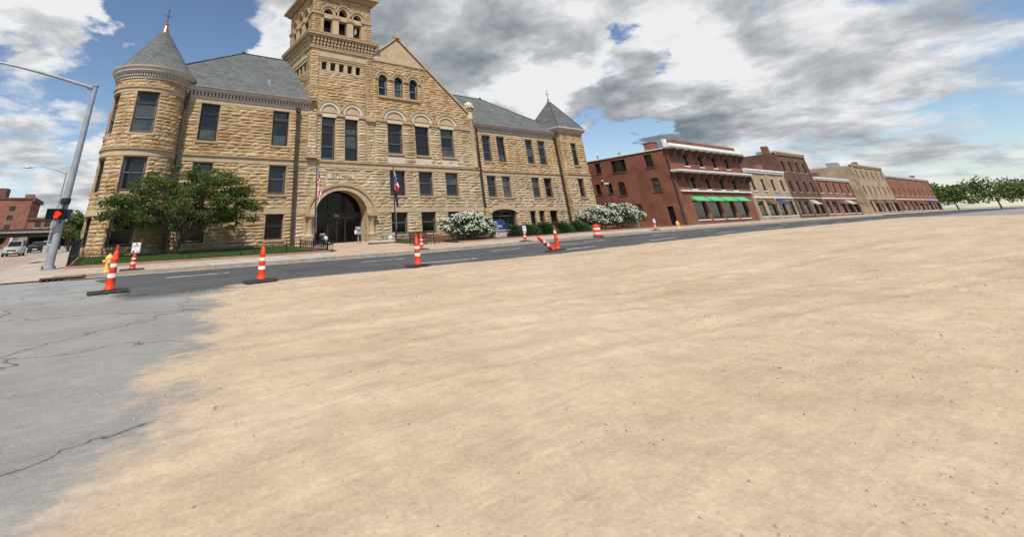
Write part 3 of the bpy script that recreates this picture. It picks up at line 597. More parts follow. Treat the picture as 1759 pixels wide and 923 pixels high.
def cornice(name, F, u0, u1, z0, h=.96, scale=1.0, ret=(True, True), label=None):
    mb = MB(); k = h / .96
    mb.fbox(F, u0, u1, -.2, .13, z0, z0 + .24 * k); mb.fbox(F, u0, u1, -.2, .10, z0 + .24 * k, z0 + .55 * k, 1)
    u = u0 + .05
    while u < u1 - .18: mb.fbox(F, u, u + .15, .10, .27, z0 + .26 * k, z0 + .54 * k); u += .30
    mb.fbox(F, u0 - .02, u1 + .02, -.2, .32, z0 + .55 * k, z0 + .66 * k); mb.fbox(F, u0 - .06, u1 + .06, -.2, .46, z0 + .66 * k, z0 + .80 * k)
    P = [(.46, .80), (.50, .84), (.62, .93), (.62, .96), (-.2, .96), (-.2, .80)]
    a = [F.p(u0 - .08, d, z0 + z * k) for d, z in P]; b = [F.p(u1 + .08, d, z0 + z * k) for d, z in P]; n = len(P)
    mb.add(a + b, [tuple(range(n)), tuple(reversed(range(n, 2 * n)))] + [(i, (i + 1) % n, n + (i + 1) % n, n + i) for i in range(n)])
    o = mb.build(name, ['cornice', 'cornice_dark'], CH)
    if label: o['label'] = label
    return o
def band(F, u0, u1, z0, z1, d=.07, m='ashlar', name='string_course', dents=True):
    mb = MB(); u = u0
    while u < u1 - .01:
        w_ = min(random.uniform(1.3, 2.2), u1 - u)
        if u1 - u - w_ < .5: w_ = u1 - u
        mb.fbox(F, u + (.004 if u > u0 else 0), u + w_ - (.004 if u + w_ < u1 - .01 else 0), -.1, d + random.uniform(-.004, .004), z0 + .003, z1 - .003); u += w_
    return mb.build(name, m, CH)
def belt(F, u0, u1, d=.08):
    band(F, u0, u1, BELT[0], BELT[1], d); MB().fbox(F, u0, u1, -.1, d + .11, BELT[1], BELT[1] + .08).fbox(F, u0, u1, -.1, d + .05, BELT[1] + .08, BELT[1] + .13).build('belt_moulding', 'ashlar_dark', CH)
def low_band(F, u0, u1, blocks=()):
    iv = [(u0, u1)]
    for p, q_ in blocks: iv = [w2 for (x, y) in iv for w2 in ((x, min(y, p)), (max(x, q_), y)) if w2[1] - w2[0] > .05]
    for x, y in iv: band(F, x, y, LB[0], LB[1], .09)
SB = .18
def wblock(u0, u1, z0, z1): return ('r', u0 - .01, u1 + .01, z0 - SB, z1)
STD = [.12, .68]
# ---- left wing
FL = Fr(0, 38.05)
LWc = ((5.02, 6.57), (11.4, 12.97))
holes = []; blk = []
for a, b in LWc:
    for z0, z1 in (ZB, W1, W2): holes.append(rect(a, b, z0, z1)); blk.append(wblock(a, b, z0, z1))
wall('left_wing_wall', FL, rect(1.6, 14.2, 0, 12.36), holes)
lay('left_wing_wall', FL, 3.4, 13.98, [.1, .68, 2.88], blk); lay('left_wing_wall', FL, 3.4, 13.98, [3.32, 4.3, 6.98], blk); lay('left_wing_wall', FL, 3.4, 14.88, [7.6, 8.54, 11.98], blk)
low_band(FL, 3.3, 13.98); belt(FL, 3.3, 13.98); band(FL, 3.3, 14.9, 11.98, 12.36, .06)
for a, b in LWc:
    window(FL, a, b, *ZB, rails=(1.87,), glass='glass_dark'); window(FL, a, b, *W1, rails=(5.72,)); window(FL, a, b, *W2, rails=(11.06, 9.86))
cornice('left_wing_cornice', FL, 3.3, 15.0, 12.36)
def spout(x, y, z0, z1, r=.14, name='downspout'):
    mb = MB().box(x - r, x + r, y - .16, y + .06, z0, z1 - .5); mb.box(x - r * 1.5, x + r * 1.5, y - .22, y + .06, z1 - .5, z1 - .1)
    for z in (z0 + 1.4, (z0 + z1) / 2, z1 - 1.6): mb.box(x - r * 1.25, x + r * 1.25, y - .18, y + .06, z, z + .09)
    return mb.build(name, 'pipe', CH)
spout(13.74, 37.8, .3, 12.5); spout(3.72, 37.75, .3, 12.6, .13)
# ---- round corner turret
TC = (1.15, 39.0); TR = 2.68; AF = rad(-98); cyl = CylMap(*TC, TR)
hwA = math.asin(.78 / TR)
TW = [(AF, 'f'), (AF - rad(66), 'l')]
def cyl_wall():
    A = sorted([a + s * hwA for a, _ in TW for s in (-1, 1)] + [rad(d) for d in range(-260, 60, 8)]); Zs = [0, .86, 2.86, 4.48, 6.9, 8.72, 11.95, 13.4]; mb = MB()
    def hole(a, z): return any(abs(a - w_) < hwA for w_, _ in TW) and any(p < z < q_ for p, q_ in (ZB, W1, W2))
    P = lambda a, z, r=TR: (TC[0] + r * cos(a), TC[1] + r * sin(a), z)
    for a, b in zip(A, A[1:]):
        if b - a < 1e-5: continue
        for z0, z1 in zip(Zs, Zs[1:]):
            if hole((a + b) / 2, (z0 + z1) / 2): continue
            mb.add([P(a, z0), P(b, z0), P(b, z1), P(a, z1)], [(0, 1, 2, 3)])
    for w_, _ in TW:
        for z0, z1 in (ZB, W1, W2):
            for s in (-1, 1): a = w_ + s * hwA; mb.add([P(a, z0), P(a, z1), P(a, z1, TR - .5), P(a, z0, TR - .5)], [(0, 1, 2, 3)])
            for z in (z0, z1): mb.add([P(w_ - hwA, z), P(w_, z), P(w_ + hwA, z), P(w_ + hwA, z, TR - .5), P(w_ - hwA, z, TR - .5)], [(0, 1, 2, 3, 4)])
    o = mb.build('turret_wall', 'mortar', CH, fix=False); PARTS['turret_wall'] = o
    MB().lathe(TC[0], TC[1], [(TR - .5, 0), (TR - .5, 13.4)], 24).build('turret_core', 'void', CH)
cyl_wall()
def tlay(levels):
    b = []
    for a, _ in TW:
        for z0, z1 in (ZB, W1, W2): b.append(('r', a * TR - hwA * TR - .01, a * TR + hwA * TR + .01, z0 - SB, z1))
    lay('turret_wall', None, rad(-240) * TR, rad(20) * TR, levels, b, cyl=cyl, wr=(.5, 1.1))
tlay([.1, .68, 2.88]); tlay([3.32, 4.3, 6.98]); tlay([7.6, 8.54, 11.98]); tlay([12.42, 13.05])
def tring(z0, z1, d, m='ashlar', name='turret_string_course'): return MB().lathe(*TC, [(TR - .1, z0), (TR + d, z0), (TR + d, z1), (TR - .1, z1)], 72).build(name, m, CH)
tring(*LB, .10); tring(*BELT, .09); tring(BELT[1], BELT[1] + .09, .2, 'ashlar_dark', 'turret_moulding'); tring(11.98, 12.28, .09); tring(12.28, 12.40, .18, 'ashlar_dark', 'turret_moulding'); tring(-.1, .12, .18)
for a, kd in TW[:2]:
    Fw = Fr(TC[0] + (TR * cos(hwA)) * cos(a), TC[1] + (TR * cos(hwA)) * sin(a), cos(a), sin(a))
    window(Fw, -.78, .78, *ZB, rails=(1.87,), setb=.1, glass='glass_dark'); window(Fw, -.78, .78, *W1, rails=(5.75,), mulls=(-.18,), setb=.1); window(Fw, -.78, .78, *W2, rails=(11.06, 9.86), setb=.1)
mb = MB().lathe(*TC, [(TR - .1, 13.02), (TR + .14, 13.02), (TR + .14, 13.2), (TR + .1, 13.2), (TR + .1, 13.5), (TR + .32, 13.5), (TR + .32, 13.58), (TR + .45, 13.62), (TR + .45, 13.76), (TR + .56, 13.86), (TR + .60, 13.96), (TR + .60, 14.0), (TR - .3, 14.02)], 80)
for i in range(96):
    a = 2 * pi * i / 96; Fd = cyl.fr(a); mb.fbox(Fd, -.055, .055, .08, .26, 13.23, 13.49)
mb.build('turret_cornice', 'cornice', CH, smooth=True)
tr_roof = MB().lathe(*TC, [(3.12, 13.99), (3.16, 14.04), (2.62, 14.72), (.36, 18.28), (.30, 18.36)], 64).build('turret_roof', 'roof_cone', CH, smooth=True)
MB().lathe(*TC, [(.40, 18.22), (.36, 18.3), (.20, 18.75), (.12, 19.02), (.2, 19.08), (.22, 19.16), (.12, 19.24), (.08, 19.3)], 20).build('copper_cap', 'copper', tr_roof, smooth=True)
def finial(x, y, z0, h, parent):
    mb = MB().tube([(x, y, z0), (x, y, z0 + h)], [.035, .02], 6).ball((x, y, z0 + h), .09, 8).ball((x, y, z0 + h * .28), .06, 8)
    for s in (1, -1): mb.tube([(x, y, z0 + h * .55), (x + s * .3, y, z0 + h * .58), (x + s * .3, y, z0 + h * .68)], .022, 5); mb.tube([(x, y, z0 + h * .72), (x + s * .16, y, z0 + h * .62)], .02, 5); mb.tube([(x, y, z0 + h * .55), (x, y + s * .3, z0 + h * .58)], .022, 5)
    return mb.build('finial', 'finial', parent)
finial(*TC, 19.25, 1.35, tr_roof)
# date plaque carved in the turret
pa = rad(-128); Fp = cyl.fr(pa); mb = MB().fbox(Fp, -.55, .55, .0, .14, 3.36, 3.98)
mb.arch(Fp, -.25, 3.62, .17, .17, .11, .11, .14, .17, 12, 0, 2 * pi).arch(Fp, .2, 3.62, .17, .17, .11, .11, .14, .17, 12, -2, 3.6).fbox(Fp, -.45, .45, .14, .16, 3.85, 3.89)
mb.build('carved_plaque', 'ashlar', CH)
# ---- centre block: ground and first floor
FC = Fr(0, 38.0)
GW1 = ((24.12, 26.05), (27.86, 29.71), (31.52, 33.36)); GB = ((24.15, 26.08), (27.86, 29.75), (31.46, 33.46), (34.37, 35.68))
EC, EA, EB, ES = 18.6, 2.72, 2.12, 2.78
holes = [archpoly(EC - EA, EC + EA, .06, ES, EB, 24)]; blk = [('r', 15.0, 22.25, -.1, ES + .02), ('e', EC, ES, 3.45, 2.52), ('r', 16.98, 20.04, 5.93, 6.6)]
for a, b in GW1: holes.append(rect(a, b, *W1)); blk.append(wblock(a, b, *W1))
for a, b in GB: holes.append(rect(a, b, *ZB)); blk.append(wblock(a, b, *ZB))
wall('centre_wall', FC, rect(13.96, 36.78, 0, 7.5), holes, .5)
lay('centre_wall', FC, 13.98, 36.76, [.1, .68, 2.88], blk); lay('centre_wall', FC, 13.98, 36.76, [3.32, 4.3, 6.98], blk)
low_band(FC, 13.98, 36.78, [(14.9, 22.3)]); belt(FC, 13.98, 36.78)
for a, b in GW1: window(FC, a, b, *W1, rails=(5.72,))
for a, b in GB: window(FC, a, b, *ZB, rails=(1.87,), glass='glass_dark')
# entrance arch
MB().arch(FC, EC, ES, 3.72, 2.80, 3.40, 2.54, -.05, .24, 40).build('entrance_hood_mould', 'ashlar_dark', CH, smooth=True)
mb = MB()
for i in range(13): mb.arch(FC, EC, ES, 3.41, 2.55, EA, EB, -.3, .12 + random.uniform(-.006, .006), 5, pi * i / 13 + .003, pi * (i + 1) / 13 - .003)
mb.build('entrance_arch', 'ashlar', CH)
for x in (15.38, 21.82):
    c = MB().box(x - .46, x + .46, 37.55, 38.3, .1, .28).box(x - .42, x + .42, 37.62, 38.3, .28, .88).box(x - .45, x + .45, 37.58, 38.3, .88, .98)
    col_ = c.build('column_pedestal', 'ashlar', CH)
    MB().lathe(x, 37.93, [(.36, .98), (.38, 1.03), (.33, 1.1), (.29, 1.14), (.28, 2.2), (.31, 2.24), (.30, 2.28)], 20).build('column_shaft', 'ashlar', col_, smooth=True)
    MB().lathe(x, 37.93, [(.30, 2.28), (.33, 2.4), (.44, 2.56), (.46, 2.6)], 12).box(x - .48, x + .48, 37.5, 38.3, 2.6, 2.79).build('column_capital', 'ashlar_dark', col_)
    MB().box(x - .45, x + .45, 38.05, 38.4, .1, 2.78).build('column_backing', 'mortar', col_)
# recessed lobby front
FE = Fr(0, 39.15); mb = MB().box(15.2, 15.86, 38.3, 39.5, .05, 3.4).box(21.34, 22.0, 38.3, 39.5, .05, 3.4).build('entrance_reveal', 'ashlar', CH)
MB().arch(FC, EC, ES, EA + .35, EB + .35, EA, EB, -1.5, -.3, 30).build('entrance_vault', 'ashlar', CH)
scr = MB(); DZ = (2.48, 2.93)
for x in (15.9, 17.72, 19.55, 21.22): scr.fbox(FE, x - .05, x + .05, -.1, 0, .28, 4.6 if 16 < x < 21 else 3.3)
for z in DZ: scr.fbox(FE, 15.9, 21.3, -.1, .02, z - .04, z + .04)
scr.fbox(FE, 15.9, 21.3, -.1, .01, .2, .36); scr.fbox(FE, 18.6, 18.68, -.1, .005, .36, 2.44); scr.fbox(FE, 15.8, 21.4, -.1, 0, 2.53, 2.88)
dr = scr.build('entrance_screen', 'frame', CH)
for a, b in ((15.95, 17.67), (17.77, 18.6), (18.68, 19.5), (19.6, 21.2)):
    dl = MB().fbox(FE, a, b, -.09, -.06, .36, 2.44).build('door_glass', 'glass_dark', dr)
MB().prism(FE, archpoly(15.88, 21.32, 2.95, 2.96, 2.0, 18), -.09, -.06).build('fanlight_glass', 'glass_dark', dr)
for x in (18.5, 18.78): MB().fbox(FE, x - .02, x + .02, .02, .07, 1.15, 1.6).build('door_handle', 'dark_metal', dr)
text_mesh('house_number', '226', .3, 'white', (18.62, 39.13, 2.60), dr)
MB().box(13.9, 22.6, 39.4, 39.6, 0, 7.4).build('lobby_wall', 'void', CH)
MB().box(15.2, 22.1, 37.6, 39.3, .02, .27).build('door_step', 'concrete3', CH)
# carved name stone
MB().fbox(FC, 17.02, 20.0, .0, .1, 5.95, 6.56).fbox(FC, 17.0, 20.02, .1, .14, 6.5, 6.57).build('name_stone', 'ashlar_pale', CH)
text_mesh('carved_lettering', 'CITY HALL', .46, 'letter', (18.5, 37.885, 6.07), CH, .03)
# ---- bell tower
FP = Fr(0, 38.2)                                                    # recessed panel
TWn = ((16.43, 17.9), (19.02, 20.48)); slots = [16.5 + i * 1.02 for i in range(5)]
holes = [rect(a, b, 7.75, 11.92) for a, b in TWn] + [rect(s - .3, s + .3, 17.0, 17.9) for s in slots]
wall('tower_wall', FP, rect(15.5, 21.8, 7.5, 18.7), holes, .4)
blk = [('r', a - .02, b + .02, 7.6, 12.4) for a, b in TWn] + [('r', 16.1, 20.9, 16.8, 18.7), ('e', 17.2, 12.43, 1.3, 1.2), ('e', 19.87, 12.43, 1.3, 1.2)]
lay('tower_wall', FP, 15.82, 21.48, [7.62, 11.95], blk); lay('tower_wall', FP, 15.82, 21.48, [12.43, 16.82, 18.2], blk)
for a, b in TWn:
    window(FP, a, b, 7.75, 11.92, rails=(11.12, 10.36, 8.95), sill=False, setb=.16); MB().fbox(FP, a - .1, b + .1, -.1, .12, 11.93, 12.26).build('window_lintel', 'ashlar_pale', CH)
for c in (17.2, 19.87):
    MB().arch(FP, c, 12.43, .86, .82, .02, .02, -.1, .05, 20).build('tympanum', 'ashlar', CH)
    mb = MB()
    for i in range(9): mb.arch(FP, c, 12.43, 1.2, 1.14, .86, .82, -.1, .15 + random.uniform(-.005, .005), 3, pi * i / 9 + .004, pi * (i + 1) / 9 - .004)
    mb.build('window_arch', 'ashlar_pale', CH); MB().arch(FP, c, 12.43, 1.4, 1.34, 1.2, 1.14, -.1, .22, 24).build('window_hood_mould', 'ashlar_dark', CH)
for s in slots: MB().fbox(FP, s - .3, s + .3, -.38, -.3, 17.0, 17.9).build('slot_pane', 'glass', CH)
MB().fbox(FP, 15.9, 21.4, -.02, .06, 16.84, 16.98).fbox(FP, 15.9, 16.19, -.02, .06, 16.98, 17.95).fbox(FP, 20.89, 21.4, -.02, .06, 16.98, 17.95).build('slot_surround', 'ashlar', CH)
for a, b in zip(slots, slots[1:]): MB().fbox(FP, a + .31, b - .31, -.02, .06, 16.98, 17.95).build('slot_pier', 'ashlar', CH)
MB().fbox(FP, 15.84, 21.47, -.02, .10, 17.95, 18.2).fbox(FP, 15.84, 21.47, -.02, .18, 18.2, 18.28).fbox(FP, 15.84, 21.47, -.02, .10, 18.28, 18.4).fbox(FP, 15.84, 21.47, -.02, .2, 18.4, 18.62).build('slot_mouldings', 'ashlar', CH)
for a, b in ((14.9, 15.82), (21.48, 22.36)):
    MB().box(a, b, 38.0, 38.7, 7.5, 19.25).build('tower_pier', 'mortar', CH)
    lay('tower_wall', FC, a, b, [7.62, 12.0, 12.3, 19.22], (), wr=(.4, .9), dep=.09)
MB().box(15.82, 21.48, 38.0, 38.7, 18.62, 19.25).build('tower_head', 'ashlar', CH)
MB().box(15.25, 22.05, 38.65, 45.4, 7.5, 21.0).build('tower_core', 'mortar', CH)
FTL = Fr(14.9, 38.0, -1, 0); FTR = Fr(22.36, 38.0, 1, 0)            # sides of the tower
holes = [rect(-u - .3, -u + .3, 17.0, 17.9) for u in (1.6, 2.7, 3.8, 4.9, 6.0)]
wall('tower_side_wall', FTL, rect(-7.4, 0, 12.0, 19.25), holes, .3)
for u in (1.6, 2.7, 3.8, 4.9, 6.0): MB().fbox(FTL, -u - .3, -u + .3, -.12, -.06, 17.0, 17.9).build('slot_pane', 'glass_dark', CH)
lay('tower_side_wall', FTL, -7.4, 0, [12.3, 16.8, 18.2, 19.2], [('r', -6.5, -1.1, 16.8, 18.3)])
MB().fbox(FTL, -6.6, -1.0, -.02, .1, 17.95, 18.2).fbox(FTL, -6.6, -1.0, -.02, .16, 18.3, 18.55).build('slot_mouldings', 'ashlar', CH)
wall('tower_right_wall', FTR, rect(0, 7.4, 12.0, 19.25), [], .3); lay('tower_right_wall', FTR, 0, 7.4, [14, 19.2])
MB().fbox(FC, 14.72, 15.92, -.1, .45, 7.74, 8.05).build('tower_ledge', 'ashlar_dark', CH)
MB().fbox(FC, 21.42, 22.42, -.1, .3, 11.85, 12.28).fbox(FC, 21.5, 22.34, -.1, .2, 11.7, 11.85).build('tower_bracket', 'ashlar', CH)
for a, b in ((15.82, 16.36), (17.97, 18.96), (20.55, 21.48)): MB().fbox(FP, a, b, -.1, .2, 12.1, 12.42).build('impost_block', 'ashlar_dark', CH)
# corbel table and cornice: front and left side, plain returns behind
X0, X1, Y0, Y1 = 14.9, 22.36, 38.0, 45.4
def frame4(name, dz, m, grow):
    mb = MB()
    for z0, z1, gr in dz: mb.box(X0 - gr, X1 + gr, Y0 - gr, Y1 + gr, z0, z1)
    return mb.build(name, m, CH)
frame4('tower_cornice', ((19.22, 19.42, .14), (20.5, 20.66, .5), (20.66, 20.9, .62), (20.9, 21.02, .66)), 'ashlar_dark', 0)
frame4('corbel_backing', ((19.42, 20.5, .06),), 'mortar', 0)
mb = MB()
def corbel(F, u):
    for i, (z0, z1, d) in enumerate(((19.44, 19.74, .18), (19.74, 20.1, .28), (20.1, 20.5, .40))): mb.fbox(F, u - .115 - .004 * i, u + .115 + .004 * i, .05, d, z0, z1)
for i in range(18): corbel(FC, X0 + .2 + i * (X1 - X0 - .4) / 17)
for i in range(18): corbel(FTL, -(.2 + i * 7.0 / 17)); corbel(FTR, .2 + i * 7.0 / 17)
tag(mb.build('corbel_table', 'ashlar', CH), kind='stuff')
# belfry
BF = {'f': (Fr(18.63, 38.1), 3.66), 'l': (Fr(15.0, 41.7, -1, 0), 3.62), 'r': (Fr(22.26, 41.7, 1, 0), 3.62), 'b': (Fr(18.63, 45.3, 0, 1), 3.66)}
for key, (F, hw) in BF.items():
    holes = []; blk = [('r', -2.75, 2.75, 21.0, 23.75)]
    for c, bb in ((-1.82, .62), (0, .98), (1.82, .62)):
        holes.append(rect(c - .52, c + .52, 21.22, 23.12)); holes.append(archpoly(c - .56, c + .56, 23.66, 23.72, bb, 12)); blk.append(('e', c, 23.7, .98, bb + .42))
    nm = 'belfry_wall' if key == 'f' else 'belfry_side_wall_' + {'l': 'left', 'r': 'right', 'b': 'rear'}[key]
    wall(nm, F, rect(-hw, hw, 21.0, 26.1), holes, .55 if key == 'f' else .22)
    if key in 'fl':
        lay(nm, F, -hw, hw, [21.05, 23.4, 23.75, 25.95], blk, wr=(.4, 1.0), dep=.1)
        for c, bb in ((-1.82, .62), (0, .98), (1.82, .62)):
            MB().arch(F, c, 23.72, .84, bb + .28, .56, bb, -.1, .12, 16).build('belfry_arch', 'ashlar', CH); MB().arch(F, c, 23.72, .98, bb + .42, .84, bb + .28, -.1, .24, 16).build('belfry_hood_mould', 'ashlar_dark', CH)
            MB().fbox(F, c - .53, c + .53, -.4 if key == 'f' else -.2, .1, 23.1, 23.66).build('belfry_transom', 'ashlar', CH)
            lt = MB()
            for k in range(4): lt.fbox(F, c - .52, c + .52, -.38, -.34, 21.45 + k * .2, 21.49 + k * .2)
            lt.build('belfry_rail', 'frame', CH)
        for c in (-.91, .91):
            MB().fbox(F, c - .36, c + .36, -.1, .12, 21.05, 23.2).build('belfry_column', 'ashlar', CH); MB().fbox(F, c - .44, c + .44, -.1, .24, 23.2, 23.62).build('belfry_capital', 'ashlar_dark', CH)
        for s in (-1, 1): MB().fbox(F, min(s * 2.4, s * (hw + .1)), max(s * 2.4, s * (hw + .1)), -.1, .18, 23.42, 23.7).build('belfry_impost', 'ashlar_dark', CH)
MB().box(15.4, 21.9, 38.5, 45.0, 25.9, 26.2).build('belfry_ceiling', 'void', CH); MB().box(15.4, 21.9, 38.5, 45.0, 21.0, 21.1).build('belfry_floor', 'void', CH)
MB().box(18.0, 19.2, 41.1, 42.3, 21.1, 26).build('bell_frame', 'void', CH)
frame4('belfry_cornice', ((26.0, 26.2, .25), (26.2, 26.45, .42), (26.45, 26.75, .7)), 'ashlar_dark', 0)
MB().box(15.3, 21.96, 38.4, 45.0, 26.75, 28.6).build('tower_parapet', 'ashlar', CH)
MB().add([(15.2, 38.3, 28.6), (22.06, 38.3, 28.6), (22.06, 45.1, 28.6), (15.2, 45.1, 28.6), (18.63, 41.7, 38)], [(0, 1, 4), (1, 2, 4), (2, 3, 4), (3, 0, 4), (3, 2, 1, 0)]).build('tower_roof', 'roof', CH)
# ---- gable
GA, GZ = 25.78, 22.4; sl_ = (GZ - 14.0) / (36.2 - GA)
GW2 = ((24.06, 25.98), (27.72, 29.62), (31.37, 33.31)); TRI = ((23.05, 24.26), (25.16, 26.38), (27.26, 28.5))
holes = [rect(a, b, 8.69, 11.92) for a, b in GW2] + [archpoly(a, b, 14.96, 16.92, .58, 12) for a, b in TRI]
wall('gable_wall', FC, [(22.3, 7.5), (36.78, 7.5), (36.78, 13.55), (36.2, 14.0), (GA, GZ), (22.3, GZ - (GA - 22.3) * sl_)], holes, .5)
blk = [('r', a - .02, b + .02, 8.3, 12.4) for a, b in GW2] + [('r', a - .02, b + .02, 14.7, 16.95) for a, b in TRI] + [('e', (a + b) / 2, 12.42, 1.68, 1.25) for a, b in GW2] + [('e', (a + b) / 2, 16.92, .98, .98) for a, b in TRI] + [('r', 22.4, 29.2, 16.75, 17.05)]
glim = lambda za, zb: (22.38, min(36.74, GA + (GZ - zb) / sl_ - .1))
lay('gable_wall', FC, 22.38, 36.74, [7.6, 8.3, 11.95], blk); lay('gable_wall', FC, 22.38, 36.74, [12.42, 14.7, 16.95, 18.95], blk, glim)
MB().prism(FC, [(22.4, 19.16), (GA + (GZ - 19.16) / sl_ - .25, 19.16), (GA, GZ - .25), (22.4, GZ - .25 - (GA - 22.4) * sl_)], -.1, .06).build('gable_panel', 'ashlar', CH)
MB().fbox(FC, 22.38, GA + (GZ - 19.0) / sl_ - .1, -.1, .16, 18.98, 19.14).build('gable_string_course', 'ashlar_dark', CH)
mb = MB()
for s, xe in ((1, 36.35), (-1, 22.3)):
    ze = GZ - abs(xe - GA) * sl_; P = [(0, .0), (0, .26)]
    pts = [(GA, GZ + .02), (xe, ze + .02), (xe, ze + .26), (GA, GZ + .30)]
    mb.prism(FC, pts, -.55, .2)
mb.box(GA - .35, GA + .35, 37.7, 38.5, GZ + .05, GZ + .5); mb.build('gable_coping', 'ashlar', CH)
for a, b in GW2:
    c = (a + b) / 2; window(FC, a, b, 8.69, 11.92, rails=(10.92, 9.72), sillm='ashlar_dark'); MB().fbox(FC, a - .06, b + .06, -.1, .11, 11.93, 12.22).build('window_lintel', 'ashlar_pale', CH)
    MB().fbox(FC, a - .14, b + .14, -.1, .09, 7.66, 8.3).build('apron_panel', 'ashlar_pale', CH)
    MB().arch(FC, c, 12.42, 1.1, .80, .02, .02, -.1, .05, 20).build('tympanum', 'ashlar', CH); mb = MB()
    for i in range(9): mb.arch(FC, c, 12.42, 1.5, 1.1, 1.1, .80, -.1, .15 + random.uniform(-.005, .005), 3, pi * i / 9 + .004, pi * (i + 1) / 9 - .004)
    mb.build('window_arch', 'ashlar_pale', CH); MB().arch(FC, c, 12.42, 1.76, 1.34, 1.5, 1.1, -.1, .23, 24).build('window_hood_mould', 'ashlar_dark', CH)
for a, b in ((22.4, 23.98), (26.06, 27.64), (29.7, 31.3), (33.4, 36.74)): MB().fbox(FC, a, b, -.1, .17, 12.02, 12.42).build('impost_block', 'ashlar_dark', CH)
for a, b in TRI:
    c = (a + b) / 2; window(FC, a, b, 14.96, 16.92, rails=(16.86, 15.95), ah=.58, sill=False, sashm='concrete2')
    MB().arch(FC, c, 16.92, .86, .86, .61, .58, -.1, .12, 16).build('window_arch', 'ashlar', CH); MB().arch(FC, c, 16.92, 1.04, 1.06, .86, .86, -.1, .22, 20).build('window_hood_mould', 'ashlar_dark', CH)
    MB().fbox(FC, a - .05, a - .001, -.4, .05, 14.96, 16.92).build('window_jamb', 'ashlar', CH)
MB().fbox(FC, 22.9, 28.65, -.1, .22, 14.72, 14.94).build('gable_sill', 'ashlar_dark', CH)
cr = MB().lathe(36.3, 37.98, [(.3, 7.7), (.34, 8.2), (.34, 13.4), (.42, 13.5), (.42, 13.62), (.36, 13.7), (.36, 14.45), (.46, 14.55), (.48, 14.68), (.40, 14.72)], 18).build('gable_corner_shaft', 'ashlar', CH, smooth=True)
mb = MB().ball((36.3, 37.98, 15.25), .56, 16, .85)
for i in range(9): a = 2 * pi * i / 9; mb.tube([(36.3 + .4 * cos(a), 37.98 + .4 * sin(a), 14.7), (36.3 + .58 * cos(a), 37.98 + .58 * sin(a), 14.95), (36.3 + .52 * cos(a), 37.98 + .52 * sin(a), 15.15)], [.1, .13, .05], 6)
mb.build('ball_finial', 'ashlar_pale', cr, smooth=True)
# ---- right wing
FR = Fr(0, 39.0); RWc = ((38.87, 40.38), (41.46, 42.93), (46.92, 48.4), (49.42, 50.98))
RB = ((45.6, 46.67), (47.33, 48.4), (49.46, 50.95)); holes = [archpoly(39.0, 43.1, 1.0, 2.7, .42, 16)]; blk = [('r', 38.9, 43.2, .8, 2.72), ('e', 41.05, 2.68, 2.3, .75)]
for a, b in RWc:
    for z0, z1 in (W1, W2): holes.append(rect(a, b, z0, z1)); blk.append(wblock(a, b, z0, z1))
for a, b in RB: holes.append(rect(a, b, *ZB)); blk.append(wblock(a, b, *ZB))
wall('right_wing_wall', FR, rect(36.3, 54.2, 0, 12.46), holes)
lay('right_wing_wall', FR, 36.7, 53.3, [.1, .68, 2.88], blk); lay('right_wing_wall', FR, 36.7, 53.3, [3.32, 4.3, 6.98], blk + [('e', 41.05, 2.68, 2.3, .95)]); lay('right_wing_wall', FR, 36.7, 53.3, [7.6, 8.54, 12.08], blk)
low_band(FR, 36.7, 53.3, [(38.7, 43.4)]); belt(FR, 36.7, 53.3); band(FR, 36.7, 53.3, 12.08, 12.46, .06)
for a, b in RWc: window(FR, a, b, *W1, rails=(5.72,)); window(FR, a, b, *W2, rails=(10.97, 9.8))
for a, b in RB: window(FR, a, b, *ZB, glass='glass_dark')
window(FR, 39.0, 43.1, 1.0, 2.7, rails=(2.3,), mulls=(40.37, 41.74), ah=.42)
MB().arch(FR, 41.05, 2.68, 2.5, .98, 2.06, .42, -.1, .12, 24).build('basement_arch', 'ashlar', CH)
cornice('right_wing_cornice', FR, 36.7, 53.6, 12.46, .88)
spout(53.05, 38.75, .5, 12.7, .12); spout(36.9, 37.85, 3.2, 12.6, .07)
# ---- square end turret
FT = Fr(0, 38.0); ETc = (55.32, 56.62); holes = [rect(*ETc, *W) for W in (ZB, W1, (8.77, 11.85))]; blk = [wblock(*ETc, *W) for W in (ZB, W1, (8.77, 11.85))]
wall('end_turret_wall', FT, rect(53.2, 58.4, 0, 13.3), holes)
for lv in ([.1, .68, 2.88], [3.32, 4.3, 6.98], [7.6, 8.59, 11.98], [12.3, 13.25]): lay('end_turret_wall', FT, 53.2, 58.4, lv, blk)
low_band(FT, 53.2, 58.4); belt(FT, 53.2, 58.4); band(FT, 53.2, 58.4, 11.98, 12.3, .06)
window(FT, *ETc, *ZB); window(FT, *ETc, *W1, rails=(5.72,)); window(FT, *ETc, 8.77, 11.85, rails=(10.95, 9.8))
FTs = Fr(53.2, 38.0, -1, 0); wall('end_turret_side_wall', FTs, rect(-1.05, 0, 0, 13.3), [], .3); lay('end_turret_side_wall', FTs, -1.0, 0, [.1, 6.98, 7.6, 13.25], wr=(.35, .8), dep=.08)
MB().box(53.3, 58.35, 38.4, 43.2, 0, 13.5).build('end_turret_core', 'mortar', CH)
mb = MB()
for z0, z1, gr in ((13.28, 13.5, .12), (13.5, 13.62, .3), (13.62, 13.86, .42), (13.86, 14.06, .58)): mb.box(53.2 - gr, 58.4 + gr, 38.0 - gr, 43.2 + gr, z0, z1)
mb.build('end_turret_cornice', 'cornice', CH)
er = MB().add([(52.8, 37.6, 14.06), (58.8, 37.6, 14.06), (58.8, 43.6, 14.06), (52.8, 43.6, 14.06), (55.95, 40.6, 19.0)], [(0, 1, 4), (1, 2, 4), (2, 3, 4), (3, 0, 4), (3, 2, 1, 0)]).build('end_turret_roof', 'roof', CH)
